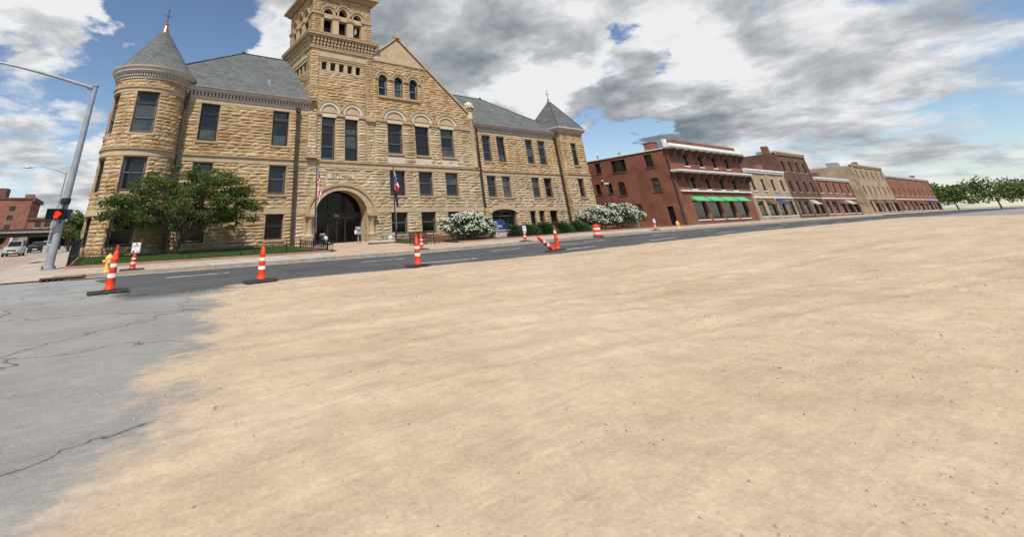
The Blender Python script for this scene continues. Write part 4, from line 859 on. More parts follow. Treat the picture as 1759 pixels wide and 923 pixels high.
MB().lathe(55.95, 40.6, [(.3, 18.6), (.16, 19.0), (.14, 19.2), (.06, 19.3)], 10).build('copper_cap', 'copper', er); finial(55.95, 40.6, 19.2, 1.45, er)
mb = MB()
for sx_ in (52.8, 58.8):
    for sy in (37.6,): mb.tube([(sx_, sy, 14.1), (55.95, 40.6, 19.02)], .06, 6)
mb.build('hip_flashing', 'pipe', er)
# ---- roofs and body
MB().box(1.5, 57.5, 39.6, 55, 0, 13.2).build('rear_walls', 'mortar', CH)
zr = 20.05
MB().add([(-1.2, 37.55, 13.3), (15.6, 37.55, 13.3), (15.6, 52.5, 13.3), (-1.2, 52.5, 13.3), (9.5, 45, zr), (15.6, 45, zr)], [(0, 1, 5, 4), (3, 0, 4), (2, 3, 4, 5), (1, 2, 5), (3, 2, 1, 0)]).build('left_wing_roof', 'roof', CH)
MB().tube([(9.5, 45, zr), (16, 45, zr)], .1, 6).tube([(-1.2, 37.55, 13.32), (9.5, 45, zr)], .09, 6).ball((9.5, 45, zr + .1), .2, 8).build('left_ridge_roll', 'pipe', CH)
MB().add([(30, 38.45, 13.34), (56.1, 38.45, 13.34), (56.1, 55.5, 13.34), (30, 55.5, 13.34), (47.6, 47, 19.9), (30, 47, 19.9)], [(0, 1, 4, 5), (1, 2, 4), (2, 3, 5, 4), (3, 0, 5), (3, 2, 1, 0)]).build('right_wing_roof', 'roof', CH)
MB().tube([(47.6, 47, 19.9), (30, 47, 19.9)], .09, 6).tube([(56.1, 38.45, 13.36), (47.6, 47, 19.9)], .09, 6).ball((47.6, 47, 20), .2, 8).build('right_ridge_roll', 'pipe', CH)
MB().prism(Fr(0, 38.5), [(15.3, GZ - .2 - (GA - 15.3) * sl_), (36.2, 13.8), (GA, GZ - .2)], -16, 0).build('centre_roof', 'roof', CH)
MB().box(11.0, 11.3, 39.4, 39.7, 14.6, 15.45).box(10.85, 11.45, 39.25, 39.5, 14.75, 14.9).build('roof_vent', 'grey_metal', CH)
MB().add([(14.2, 37.9, 13.45), (14.85, 37.9, 13.45), (14.85, 45, 20), (14.3, 45, 20)], [(0, 1, 2, 3)]).build('valley_flashing', 'grey_metal', CH)
# ---- the stones: each its own rock-faced block
def stone_mesh(i):
    rnd = random.Random(100 + i); nx, nz = 4, 4; U = [0, rnd.uniform(.2, .34), rnd.uniform(.64, .8), 1]; Zz = [0, rnd.uniform(.2, .34), rnd.uniform(.6, .76), 1]; v = []
    for j in range(nz):
        for k in range(nx):
            e_ = k in (0, nx - 1) or j in (0, nz - 1); y = -.30 * rnd.uniform(.5, 1.3) if e_ else -rnd.uniform(.6, 1.05)
            v.append((U[k] + (0 if k in (0, nx - 1) else rnd.uniform(-.06, .06)), y, Zz[j] + (0 if j in (0, nz - 1) else rnd.uniform(-.07, .07))))
    f = [(j * nx + k, j * nx + k + 1, (j + 1) * nx + k + 1, (j + 1) * nx + k) for j in range(nz - 1) for k in range(nx - 1)]
    per = [0, 1, 2, 3, 7, 11, 15, 14, 13, 12, 8, 4]; b0 = len(v)
    for p in per: v.append((v[p][0], .3, v[p][2]))
    n = len(per)
    f += [(per[(i_ + 1) % n], per[i_], b0 + i_, b0 + (i_ + 1) % n) for i_ in range(n)]
    return v, f
SV = [stone_mesh(i) for i in range(14)]; SM = {}
def stone_matrix(s):
    key, F, u0, u1, z0, z1, dep, var, tone, cy = s; gp = .007
    if cy: a = (u0 + u1) / 2 / cy.R; F = cy.fr(a); hw = (u1 - u0) / 2; u0, u1 = -hw, hw; 
    p = F.p(u0 + gp, 0, z0 + gp); w_, h_ = u1 - u0 - 2 * gp, z1 - z0 - 2 * gp
    return Matrix(((F.r[0] * w_, -F.n[0] * dep, 0, p[0]), (F.r[1] * w_, -F.n[1] * dep, 0, p[1]), (0, 0, h_, p[2]), (0, 0, 0, 1))), F
def stone_score(s):
    m_, F = stone_matrix(s); c = m_ @ Vector((.5, 0, .5)); x, y, k = project(c)
    if k < 1 or not (0 < x < 1759 and 0 < y < 923): return 0
    vd = (Vector((0, 0, ZC)) - c).normalized(); cs = vd.dot(Vector((F.n[0], F.n[1], 0)))
    if cs < .1: return 0
    if 165 < x < 440 and 295 < y < 400: return 0                     # behind the tree
    return (s[3] - s[2]) * (s[5] - s[4]) * cs / k ** 2
def stone_mat_for(s):
    key = s[0]
    if key == 'centre_wall' or (key in ('right_wing_wall', 'end_turret_wall') and s[4] < 7.2) or (key == 'gable_wall' and s[4] < 12) or (key == 'tower_wall' and s[4] < 12): return 'stone2'
    return 'stone'
order = sorted(range(len(STONES)), key=lambda i: -stone_score(STONES[i])); single = set(order[:300]); joined = {}
for i, s in enumerate(STONES):
    m_, F = stone_matrix(s); mk = stone_mat_for(s)
    if i in single:
        if (s[7], mk) not in SM:
            me = bpy.data.meshes.new('stone'); me.from_pydata(SV[s[7]][0], [], SV[s[7]][1]); me.materials.append(M[mk]); SM[(s[7], mk)] = me
        child_copy('stone', SM[(s[7], mk)], PARTS[s[0]], m_)
    else:
        J = joined.setdefault((s[0], mk), (MB(), [])); v, f = SV[s[7]]; J[0].add([tuple(m_ @ Vector(p)) for p in v], f); J[1].extend([s[8]] * len(f))
for (key, mk), (mb, tone) in joined.items():
    o = mb.build('stone_courses', mk, PARTS[key], fix=False); at = o.data.attributes.new('tone', 'FLOAT', 'FACE'); at.data.foreach_set('value', tone); o['kind'] = 'stuff'
# ------------------------------------------------------------------ brick corner building across the side street
def bwindow(F, u0, u1, z0, z1, parent, d=0.0, fm='frame', gm='glass', arch=0.0, rail=True, sill='ashlar_dark', setb=.12):
    mb = MB(); dd = d - setb; fw = .07
    mb.fbox(F, u0 + .003, u0 + fw, dd - .08, dd, z0, z1); mb.fbox(F, u1 - fw, u1 - .003, dd - .08, dd, z0, z1); mb.fbox(F, u0 + fw, u1 - fw, dd - .08, dd - .002, z0, z0 + fw)
    if arch: mb.arch(F, (u0 + u1) / 2, z1 - .01, (u1 - u0) / 2 - .003, arch - .003, (u1 - u0) / 2 - fw, max(.01, arch - fw), dd - .08, dd, 8)
    else: mb.fbox(F, u0 + fw, u1 - fw, dd - .08, dd - .002, z1 - fw, z1)
    if rail: mb.fbox(F, u0 + fw, u1 - fw, dd - .07, dd - .01, (z0 + z1) / 2 - .03, (z0 + z1) / 2 + .03)
    o = mb.build('window', fm, parent)
    p = MB().prism(F, archpoly(u0 + fw, u1 - fw, z0 + fw, z1 - .01, max(.01, arch - fw), 8) if arch else rect(u0 + fw, u1 - fw, z0 + fw, z1 - fw), dd - .1, dd - .06); p.build('pane', gm, o)
    if sill: MB().fbox(F, u0 - .1, u1 + .1, dd, d + .07, z0 - .12, z0 - .003).build('sill', sill, o)
    return o
BX, BY = 61.7, 28.5
BB = thing('brick_corner_building', 'red-brown brick corner building with white cornices and green awning', 'building', (BX, BY, .5))
FB = Fr(BX, 0, -1, 0)                                               # side wall: u = -Y
side = [(38.2, 39.05, 7.92, 9.36, 0), (34.36, 36.5, 7.76, 9.42, 0), (30.56, 31.62, 7.9, 9.55, 0), (38.95, 39.75, 4.96, 6.3, .12), (37.1, 37.9, 5.0, 6.3, .12), (35.18, 36.2, 4.66, 6.28, .15), (30.48, 31.5, 4.8, 6.36, .15), (33.55, 35.2, 1.5, 3.2, .18), (38.2, 39.2, 1.6, 3.1, .15)]
holes = [archpoly(-b, -a, z0, z1, ah, 8) if ah else rect(-b, -a, z0, z1) for a, b, z0, z1, ah in side] + [rect(-30.5, -29.72, .6, 2.88)]
MB().prism(FB, [(-52, -.2), (-28.5, -.2), (-28.5, 10.0), (-52, 9.4)], -.35, 0, holes).build('side_wall', 'brick', BB)
for i, (a, b, z0, z1, ah) in enumerate(side): bwindow(FB, -b, -a, z0, z1, BB, arch=ah, gm='glass2' if i in (6, 7) else 'glass', rail=i != 1, sill='brick_dark')
MB().fbox(FB, -35.5, -35.36, -.2, -.1, 7.8, 9.4).build('window_mullion', 'frame', BB)
MB().fbox(FB, -30.5, -29.72, -.2, -.12, .6, 2.88).build('side_door', 'void', BB)
MB().prism(FB, [(-52, 9.42), (-28.55, 10.02), (-28.55, 10.14), (-52, 9.54)], -.4, .12).build('parapet_coping', 'white', BB)
MB().box(BX + .02, BX + .55, 28.42, 28.75, 10.0, 11.25).build('parapet_end_cap', 'white', BB)
MB().box(BX + .5, BX + 1.7, 30.2, 31.45, 9.8, 11.1).box(BX + .44, BX + 1.76, 30.14, 31.51, 11.1, 11.2).build('chimney', 'brick_far', BB)
for y in (35.2, 38.6): MB().tube([(BX + .6, y, 9.7), (BX + .6, y, 10.35)], .07, 8).lathe(BX + .6, y, [(.16, 10.3), (.2, 10.45), (.05, 10.55)], 10).build('roof_vent', 'grey_metal', BB)
MB().tube([(BX - .07, 28.72, .6), (BX - .07, 28.72, 3.4), (BX - .07, 28.66, 9.9)], .06, 8).build('downspout', 'pipe', BB)
MB().fbox(FB, -38.4, -38.2, 0, .25, 6.75, 6.9).build('wall_lamp', 'white', BB)
EX = 83.0; FF = Fr(0, BY); bays = [66.1 + i * 4.1 for i in range(4)]
holes = []
for c in bays: holes += [archpoly(c - .55, c + .55, 7.9, 9.3, .15, 8), archpoly(c - .55, c + .55, 4.95, 6.35, .15, 8)]
for c in bays: holes.append(rect(c - 1.65, c + 1.65, 1.2, 3.35))
MB().prism(FF, [(BX + .36, -.2), (EX, -.2), (EX, 11.3), (BX + 2.6, 11.3), (BX + 2.6, 11.15), (BX + .36, 11.15)], -.35, 0, holes).build('front_wall', 'brick', BB)
for c in bays:
    for z0, z1 in ((7.9, 9.3), (4.95, 6.35)): bwindow(FF, c - .55, c + .55, z0, z1, BB, arch=.15, sill='white')
    o = MB().fbox(FF, c - 1.65, c + 1.65, -.3, -.22, 1.2, 3.35).build('shop_window', 'glass', BB); MB().fbox(FF, c - 1.7, c + 1.7, -.2, .08, 1.08, 1.2).build('shop_sill', 'white', o)
    for k in range(3):
        a = c - 1.75 + k * 1.17; MB().hexa([FF.p(a, .75, 3.38), FF.p(a + 1.12, .75, 3.38), FF.p(a + 1.12, .02, 3.6), FF.p(a, .02, 3.6), FF.p(a, .8, 3.45), FF.p(a + 1.12, .8, 3.45), FF.p(a + 1.12, .02, 4.0), FF.p(a, .02, 4.0)]).build('awning_panel', 'green', BB)
MB().fbox(FF, BX + .6, EX, -.1, .22, 4.6, 4.78).build('shop_cornice', 'white', BB)
for z in (6.95, 10.0):
    mb = MB().fbox(FF, BX - .4, EX, -.05, 1.05, z + .12, z + .3).fbox(FF, BX - .25, EX, -.05, .85, z, z + .12)
    if z > 9: mb.fbox(FF, BX - .3, EX, -.05, .7, z + .3, z + .62)
    o = mb.build('projecting_cornice', 'white', BB)
    for c in [BX + .9 + i * 2.05 for i in range(11)]:
        MB().prism(Fr(c - .12, BY, -1, 0), [(0, z), (0, z - 1.1), (.25, z - 1.0), (.75, z - .35), (.8, z)], -.24, 0).build('bracket', 'brick_dark', o)
MB().box(BX + .36, EX, 28.9, 52, 0, 9.3).build('rear_block', 'brick', BB)
# neighbours further along the street
def row_house(name, label, x0, x1, h, m, nb, rows, trim, yf=28.5, gable=False):
    B = thing(name, label, 'building', ((x0 + x1) / 2, yf, .6), 'buildings along the street beyond the corner building'); F = Fr(0, yf); hs = []; wd = (x1 - x0) / nb
    for r in range(rows):
        for i in range(nb):
            c = x0 + (i + .5) * wd; z0 = (1.3 if r == 0 else 1.6 + r * 3.4); hw = wd * .38 if r == 0 else min(.6, wd * .28); hs.append((c - hw, c + hw, z0, z0 + (2.2 if r == 0 else 1.8)))
    MB().prism(F, rect(x0, x1, 0, h), -.35, 0, [rect(*q_) for q_ in hs]).build('front_wall', m, B)
    for q_ in hs: bwindow(F, *q_, B, sill=trim, gm='glass')
    MB().fbox(F, x0, x1, -.4, .3, h, h + .25).fbox(F, x0, x1, -.4, .18, h - .3, h).build('cornice', trim, B)
    MB().fbox(F, x0, x1, -.05, .15, 3.9, 4.1).build('shop_cornice', trim, B)
    for i in range(0, nb + 1, 2): c = min(max(x0 + i * wd, x0 + .3), x1 - .3); MB().fbox(F, c - .28, c + .28, -.05, .12, 0, h - .3).build('pilaster', m, B)
    for i in range(nb):
        c = x0 + (i + .5) * wd
        if random.random() < .55: k = random.choice(('rust', 'sign_blue', 'concrete2', 'brick_dark')); MB().hexa([F.p(c - wd * .4, .9, 2.9), F.p(c + wd * .4, .9, 2.9), F.p(c + wd * .4, .02, 3.1), F.p(c - wd * .4, .02, 3.1), F.p(c - wd * .4, .92, 3.0), F.p(c + wd * .4, .92, 3.0), F.p(c + wd * .4, .02, 3.7), F.p(c - wd * .4, .02, 3.7)]).build('awning', k, B)
    MB().tube([(x1 - .15, yf - .1, .3), (x1 - .15, yf - .1, h)], .06, 6).build('downspout', 'pipe', B)
    a = random.uniform(x0 + 1, x1 - 3); MB().box(a, a + 1.8, yf + 3, yf + 5, h - .1, h + 1.2).build('roof_unit', 'grey_metal', B); a = random.uniform(x0 + 1, x1 - 2); MB().box(a, a + .9, yf + 1.5, yf + 2.4, h - .1, h + 1.5).build('chimney', 'brick_far', B); MB().box(x0, x1, yf + .4, yf + 18, 0, h - .1).build('rear_block', m, B)
row_house('shop_building', 'two-storey buff brick building next along the street', 83.3, 99, 8.0, 'brick_tan', 4, 2, 'white')
row_house('shop_building', 'tall dark brown brick building between the buff and the low brick ones', 99.3, 113, 11.6, 'brick_dark', 4, 3, 'ashlar')
row_house('shop_building', 'low old red brick building beyond the dark brown one', 113.3, 134, 7.6, 'brick_far', 5, 2, 'white')
row_house('shop_building', 'three-storey buff brick building far along the street', 142, 166, 11.2, 'brick_tan', 6, 3, 'ashlar')
row_house('shop_building', 'last red brick building at the far end of the street', 166.5, 215, 9.6, 'brick_far', 9, 2, 'white')
# ------------------------------------------------------------------ viaduct and houses down the cross street
VY = 132.0
V = thing('rail_viaduct', 'low steel and concrete rail viaduct crossing the street behind the parked cars', 'bridge', (-14, VY, -.45))
MB().box(-70, -2, VY, VY + 9, 2.62, 3.0).build('deck', 'kerb', V); MB().box(-70, -2, VY + .1, VY + .35, 3.0, 3.5).build('parapet', 'pipe', V); MB().box(-70, -2, VY + .3, VY + 4.7, 1.75, 2.62).build('girder', 'iron', V)
for z in (4.0, 4.55): MB().tube([(-70, VY + .2, z), (-2, VY + .2, z)], .03, 5).build('railing', 'dark_metal', V)
for i in range(28): x = -69 + i * 2.4; MB().tube([(x, VY + .2, 3.4), (x, VY + .2, 4.6)], .03, 5).build('railing_post', 'dark_metal', V)
for x, w_ in ((-40, 2), (-28, 2), (-16.4, 1.6), (-3.5, 2.5)): MB().box(x - w_ / 2, x + w_ / 2, VY + .2, VY + 4.8, -.6, 1.75).build('pier', 'kerb', V)
MB().box(-70, -30, VY + 5.5, VY + 6, -.6, 2.6).build('abutment', 'kerb', V); MB().box(-16, -2, VY + 8, VY + 8.6, -.6, 2.6).build('under_deck_shade_wall', 'brick_dark', V)  # dark rear wall is added, standing in for the shade under the deck
YF = 185.0; kf = YF / 110
HB = thing('brick_warehouse', 'tall old red brick warehouse with corner cornice beyond the viaduct', 'building', (-28, YF, -.4)); F = Fr(0, YF); zt = 1.62 + .0641 * YF
cols = [-.1505, -.1735, -.196, -.219]; hs = []
for r in range(4):
    for c in cols: z = zt - 2.4 - r * 2.75; hs.append((c * YF - .75 + r * -.35 * 0, c * YF + .75, z - 1.5, z))
MB().prism(F, rect(-52, -.1262 * YF, -.5, zt), -.4, 0, [rect(*q_) for q_ in hs]).build('front_wall', 'brick_far', HB)
for q_ in hs: bwindow(F, *q_, HB, sill='ashlar', gm='glass')
FS = Fr(-.1262 * YF, YF, 1, 0); hs = [(3 + i * 4.5, 4.6 + i * 4.5, zt - 4 - r * 2.9, zt - 2.3 - r * 2.9) for i in range(4) for r in range(3)]
MB().prism(FS, rect(.4, 22, -.5, zt), -.4, 0, [rect(*q_) for q_ in hs]).build('side_wall', 'brick_far', HB)
for q_ in hs: bwindow(FS, *q_, HB, sill='ashlar')
MB().box(-52, -.1262 * YF - .1, YF + .5, YF + 22, -.5, zt - .3).build('rear_block', 'brick_far', HB)
MB().box(-52.2, -.1262 * YF + .3, YF - .3, YF - .05, zt - .2, zt + .25).build('cornice', 'brick_dark', HB); MB().box(-.1262 * YF + .05, -.1262 * YF + .8, YF - .6, YF + 22.5, zt - .9, zt + .25).build('cornice', 'brick_dark', HB)
MB().box(-.1262 * YF - 2.2, -.1262 * YF + .2, YF - .3, YF + 2, zt + .25, zt + 1.3).build('corner_parapet', 'brick_far', HB); MB().box(-37, -31.6, YF + 6, YF + 12, zt - .3, zt + 3.6).build('roof_house', 'brick_dark', HB)
LR = thing('low_brick_shed', 'low red brick building between the warehouse and the trees', 'building', (-16, 165, -.4)); F = Fr(0, 165)
MB().prism(F, rect(-20.5, -13, -.5, 6.4), -8, 0).build('walls', 'brick_far', LR); MB().fbox(F, -20.8, -12.7, -8.2, .4, 6.4, 6.9).build('roof', 'brick_dark', LR)
for a in (-18.6, -16.4): bwindow(F, a, a + 1.2, 4.2, 5.8, LR, d=.14, setb=0, sill='white')
MB().fbox(F, -14.9, -13.2, -.02, .1, 4.0, 5.9).build('shutter', 'concrete2', LR)
SH = thing('storefront', 'white shopfront with red brick glimpsed under the viaduct', 'building', (-20, 150, -.45)); F = Fr(0, 150)
MB().fbox(F, -25, -17.2, -4, 0, -.5, 2.4).build('wall', 'brick_far', SH)
for a, b in ((-21.2, -20.7), (-19.4, -18.9)): MB().fbox(F, a, b, 0, .1, -.4, 2.2).build('white_pier', 'white', SH)
# ------------------------------------------------------------------ vehicles
def car(name, label, x, y, paint, suv=True, group='cars waiting down the cross street'):
    M_ = paint; z0 = street(x, y); C = thing(name, label, 'car', (x, y, z0), group, world=False)
    H = 1.75 if suv else 1.45; hw = .93; L = 4.7
    # stations along y: (y, half width, bottom, shoulder, top, top half width) ; front faces -Y
    st = [(-2.35, .70, .42, .72, .74, .62), (-2.28, .84, .30, .84, .90, .74), (-2.0, .92, .24, .92, 1.0, .80), (-1.3, hw, .22, 1.0, 1.08 if suv else 1.0, .84), (-1.0, hw, .22, 1.02, 1.12 if suv else 1.02, .84)]
    mb = MB(); ring = []
    def sec(yy, w_, zb, zs, zt, tw): return [(-w_ * .92, yy, zb), (-w_, yy, zb + .15), (-w_, yy, zs - .15), (-w_ * .97, yy, zs), (-tw, yy, zt), (tw, yy, zt), (w_ * .97, yy, zs), (w_, yy, zs - .15), (w_, yy, zb + .15), (w_ * .92, yy, zb)]
    S = st + [(1.9, hw, .24, 1.06, 1.12, .85), (2.25, .88, .3, 1.04, 1.1, .8), (2.35, .8, .42, .9, .95, .72)]
    k = 10
    for s in S: mb.v += sec(*s)
    for i in range(len(S) - 1):
        for j in range(k): a = i * k + j; b = i * k + (j + 1) % k; mb.f.append((a, b, b + k, a + k)); mb.m.append(0)
    mb.f.append(tuple(range(k))); mb.f.append(tuple(reversed(range((len(S) - 1) * k, len(S) * k)))); mb.m += [0, 0]
    body = mb.build('body', M_, C, smooth=True)
    zb = 1.08 if suv else 1.0; ye = 2.1 if suv else 1.5
    P = lambda y_, w_, z: [(-w_, y_, z), (w_, y_, z)]
    cab = MB(); a = P(-1.15, .80, zb) + P(-.45, .66, H - .04) + P(ye - .35, .66, H) + P(ye, .78, zb)
    cab.add(a, [(0, 1, 3, 2), (2, 3, 5, 4), (4, 5, 7, 6), (0, 2, 4, 6), (1, 7, 5, 3), (0, 6, 7, 1)]); cab.build('cabin', M_, C)
    def q4(p, off): c = Vector((0, 0, 0)); [c.__iadd__(Vector(v)) for v in p]; c /= len(p); return [tuple(c + (Vector(v) - c) * .86 + Vector(off)) for v in p]
    MB().add(q4([a[0], a[1], a[3], a[2]], (0, -.02, .012)), [(0, 1, 2, 3)]).build('windscreen', 'glass', C)
    for s, idx in ((-1, (0, 2, 4, 6)), (1, (1, 3, 5, 7))):
        p = q4([a[i] for i in idx], (s * .016, 0, 0)); MB().add(p, [(0, 1, 2, 3)]).build('side_window', 'glass', C)
        MB().hexa([(s * .93, -.95, 1.0), (s * 1.1, -.95, 1.0), (s * 1.1, -.8, 1.0), (s * .93, -.8, 1.0), (s * .93, -.97, 1.15), (s * 1.1, -.97, 1.15), (s * 1.1, -.8, 1.15), (s * .93, -.8, 1.15)]).build('wing_mirror', M_, C)
        MB().hexa([(s * .45, -2.3, .70), (s * .80, -2.22, .72), (s * .80, -2.0, .72), (s * .45, -2.1, .7), (s * .45, -2.27, .84), (s * .82, -2.17, .86), (s * .82, -2.0, .86), (s * .45, -2.1, .84)]).build('headlight', 'lamp_glass', C)
        for yy in (-1.45, 1.4):
            t = MB(); n = 20; t.v = []
            prof = [(.2, -.1), (.33, -.11), (.35, -.07), (.35, .07), (.33, .11), (.2, .1)]
            for r, o_ in prof:
                for j in range(n): q_ = 2 * pi * j / n; t.v.append((s * .82 + o_, yy + r * cos(q_), .35 + r * sin(q_)))
            for i in range(len(prof) - 1):
                for j in range(n): a_ = i * n + j; b_ = i * n + (j + 1) % n; t.f.append((a_, b_, b_ + n, a_ + n)); t.m.append(0)
            wh = t.build('wheel', 'tyre', C); rm = MB(); rm.v = [(s * .90, yy + .21 * cos(2 * pi * j / n), .35 + .21 * sin(2 * pi * j / n)) for j in range(n)]; rm.f = [tuple(range(n))]; rm.m = [0]; rm.build('rim', 'rim', wh, fix=False)
    MB().box(-.42, .42, -2.37, -2.2, .60, .74).build('grille', 'signal_black', C); MB().box(-.8, .8, -2.33, -2.1, .30, .46).build('lower_intake', 'signal_black', C); MB().box(-.26, .26, -2.39, -2.3, .44, .55).build('number_plate', 'white', C)
    if suv:
        for s in (-1, 1): MB().tube([(s * .6, -.2, H + .05), (s * .6, 1.6, H + .05)], .03, 6).build('roof_rail', 'signal_black', C)
    return C
M['silver'] = mat('silver_car_paint', (.52, .51, .48), rough=.25, metal=.55); M['black_car'] = mat('black_car_paint', (.012, .012, .014), rough=.15, spec=.7); M['white_car'] = mat('white_car_paint', (.72, .72, .72), rough=.25)
car('silver_suv', 'silver suv with roof rails, nearest of the cars facing us', -9.75, 74.5, 'silver'); car('black_car', 'black saloon car behind the silver suv', -8.7, 86.5, 'black_car', False); car('white_car', 'white car half hidden behind the lamp post base', -8.5, 98, 'white_car', False)
# ------------------------------------------------------------------ signal pole, lamps
px_, py_ = -2.12, 27.55; z0 = walk_edge(px_, py_); SP = thing('signal_pole', 'tall grey steel signal pole with curved mast arm and pedestrian signal', 'traffic signal', (px_, py_, z0))
MB().tube([(px_, py_, z0), (px_, py_, 9.42)], [.20, .125], 20).build('pole', 'grey_metal', SP, smooth=True); MB().box(px_ - .3, px_ + .3, py_ - .3, py_ + .3, z0 - .1, z0 + .05).lathe(px_, py_, [(.28, z0 + .05), (.28, z0 + .12), (.2, z0 + .14)], 16).build('base_plate', 'grey_metal', SP)
for sx_ in (-1, 1):
    for sy in (-1, 1): MB().tube([(px_ + sx_ * .23, py_ + sy * .23, z0 + .04), (px_ + sx_ * .23, py_ + sy * .23, z0 + .16)], .03, 6).build('anchor_bolt', 'pipe', SP)
MB().lathe(px_, py_, [(.15, 9.36), (.16, 9.4), (.16, 9.46), (.04, 9.52)], 16).build('pole_cap', 'grey_metal', SP)
pts = []
for i in range(15): t = i / 14; d = ray(160 - 230 * t, 151.5 - (58.5 * t - 18 * t * (1 - t) * -1.0)); s = py_ / d.y; pts.append((d.x * s, py_ + .0, ZC + d.z * s))
pts[0] = (px_, py_, pts[0][2]); MB().tube(pts, [.1 - .055 * i / 14 for i in range(15)], 12).build('mast_arm', 'grey_metal', SP, smooth=True)
MB().tube([(px_ - .14, py_, pts[0][2]), (px_ - .32, py_, pts[0][2] + .06)], .15, 12).build('arm_flange', 'grey_metal', SP)
hx, hy, hz = px_ - .02, py_ - .42, 2.62                              # pedestrian signal housing
ps = MB().box(hx - .55, hx + .13, hy - .10, hy + .2, hz - .22, hz + .24).build('pedestrian_signal', 'signal_black', SP)
MB().box(hx + .14, hx + .42, hy - .02, hy + .22, hz - .22, hz + .24).build('side_signal', 'signal_black', SP)
MB().box(hx - .58, hx + .16, hy - .34, hy - .1, hz + .22, hz + .26).box(hx - .58, hx - .55, hy - .3, hy - .1, hz - .2, hz + .22).box(hx + .13, hx + .16, hy - .3, hy - .1, hz - .2, hz + .22).build('visor', 'signal_black', ps)
hd = MB().lathe(0, 0, [(.001, 0), (.001, .001)], 4); hd = MB(); FH = Fr(hx - .16, hy - .10)
hd.prism(FH, [(-.09, -.16), (.06, -.16), (.10, -.06), (.10, .04), (-.09, .04), (-.11, -.06)], .004, .02); hd.prism(FH, [(.08, -.08), (.16, .0), (.19, .05), (.15, .07), (.09, .03)], .004, .02)
for i in range(4): hd.prism(FH, [(-.09 + i * .05, .045), (-.05 + i * .05, .045), (-.05 + i * .05, .14 + .02 * (i in (1, 2))), (-.09 + i * .05, .14 + .02 * (i in (1, 2)))], .004, .02)
for v in range(len(hd.v)): hd.v[v] = (hd.v[v][0], hd.v[v][1], hd.v[v][2] + hz)
tag(hd.build('raised_hand', 'signal_red', ps), kind='stuff'); MB().tube([(px_, py_ - .1, hz + .45), (px_, hy, hz + .45), (px_, hy, hz + .2)], .04, 8).tube([(px_, py_ - .1, hz - .35), (px_, hy, hz - .35), (px_, hy, hz - .2)], .04, 8).build('signal_bracket', 'signal_black', SP)
MB().lathe(px_, py_ - .05, [(.2, hz + .5), (.22, hz + .6), (.22, hz + .75), (.15, hz + .8)], 12).build('cable_collar', 'signal_black', SP)
cx0, cy0 = -.0868 * 82, 82.0; zb = ZC - .0219 * 82
CL = thing('street_light', 'slender cobra-head street light standing behind the signal pole', 'street light', (cx0, cy0, zb))
MB().tube([(cx0, cy0, zb), (cx0, cy0, zb + 11)], [.16, .09], 12).build('pole', 'grey_metal', CL); MB().lathe(cx0, cy0, [(.45, zb - .3), (.42, zb + .55), (.3, zb + .6)], 16).build('footing', 'concrete2', CL)
ar = [(cx0, cy0, zb + 10.6), (cx0 - 1.2, cy0, zb + 11.15), (cx0 - 3, cy0, zb + 11.55), (cx0 - 4.4, cy0, zb + 11.5)]
MB().tube(ar, [.07, .06, .05, .05], 8).build('arm', 'grey_metal', CL); MB().ball((0, 0, 0), 1, 12).build('lamp_head', 'grey_metal', CL)
lh = [o for o in CL.children if o.name.startswith('lamp_head')][0]; lh.data.transform(Matrix.Translation((cx0 - 4.9, cy0, zb + 11.42)) @ Matrix.Diagonal((.65, .22, .14, 1)))
lx, ly = -.0703 * 80, 80.0; zb = ZC - .0208 * 80; LP = thing('globe_lamp', 'black lamp post with white globe and hanging flower basket', 'street light', (lx, ly, zb))
MB().lathe(lx, ly, [(.28, zb), (.26, zb + .5), (.12, zb + .7), (.08, zb + 1), (.07, zb + 3.4), (.12, zb + 3.45), (.14, zb + 3.6)], 12).build('post', 'iron', LP); MB().ball((lx, ly, zb + 3.95), .34, 14).build('globe', 'white', LP, smooth=True)
MB().tube([(lx, ly, zb + 3.0), (lx + .7, ly, zb + 3.1), (lx + .75, ly, zb + 2.9)], .03, 6).tube([(lx, ly, zb + 3.0), (lx - .7, ly, zb + 3.1), (lx - .75, ly, zb + 2.9)], .03, 6).build('basket_arm', 'iron', LP)
for s in (-1, 1):
    mb = MB()
    for i in range(160): a, b, c = [random.gauss(0, .22) for _ in range(3)]; x, y, z = lx + s * .75 + a, ly + b, zb + 2.65 + c * .7; r = .06; mb.add([(x - r, y, z), (x, y - r, z + r), (x + r, y, z), (x, y, z - r)], [(0, 1, 2), (0, 2, 3)], i % 3 == 0)
    tag(mb.build('flower_basket', ['leaf', 'soft_pink'], LP, fix=False), kind='stuff')
wx_, wy_ = 60.6, 37.0; WL = thing('alley_light', 'thin dark pole with small white lamp by the brick side wall', 'street light', (wx_, wy_, .5)); MB().tube([(wx_, wy_, .4), (wx_, wy_, 6.2)], .08, 8).build('pole', 'dark_metal', WL); MB().box(wx_ - .7, wx_ + .1, wy_ - .12, wy_ + .12, 6.2, 6.4).build('lamp_head', 'white', WL)
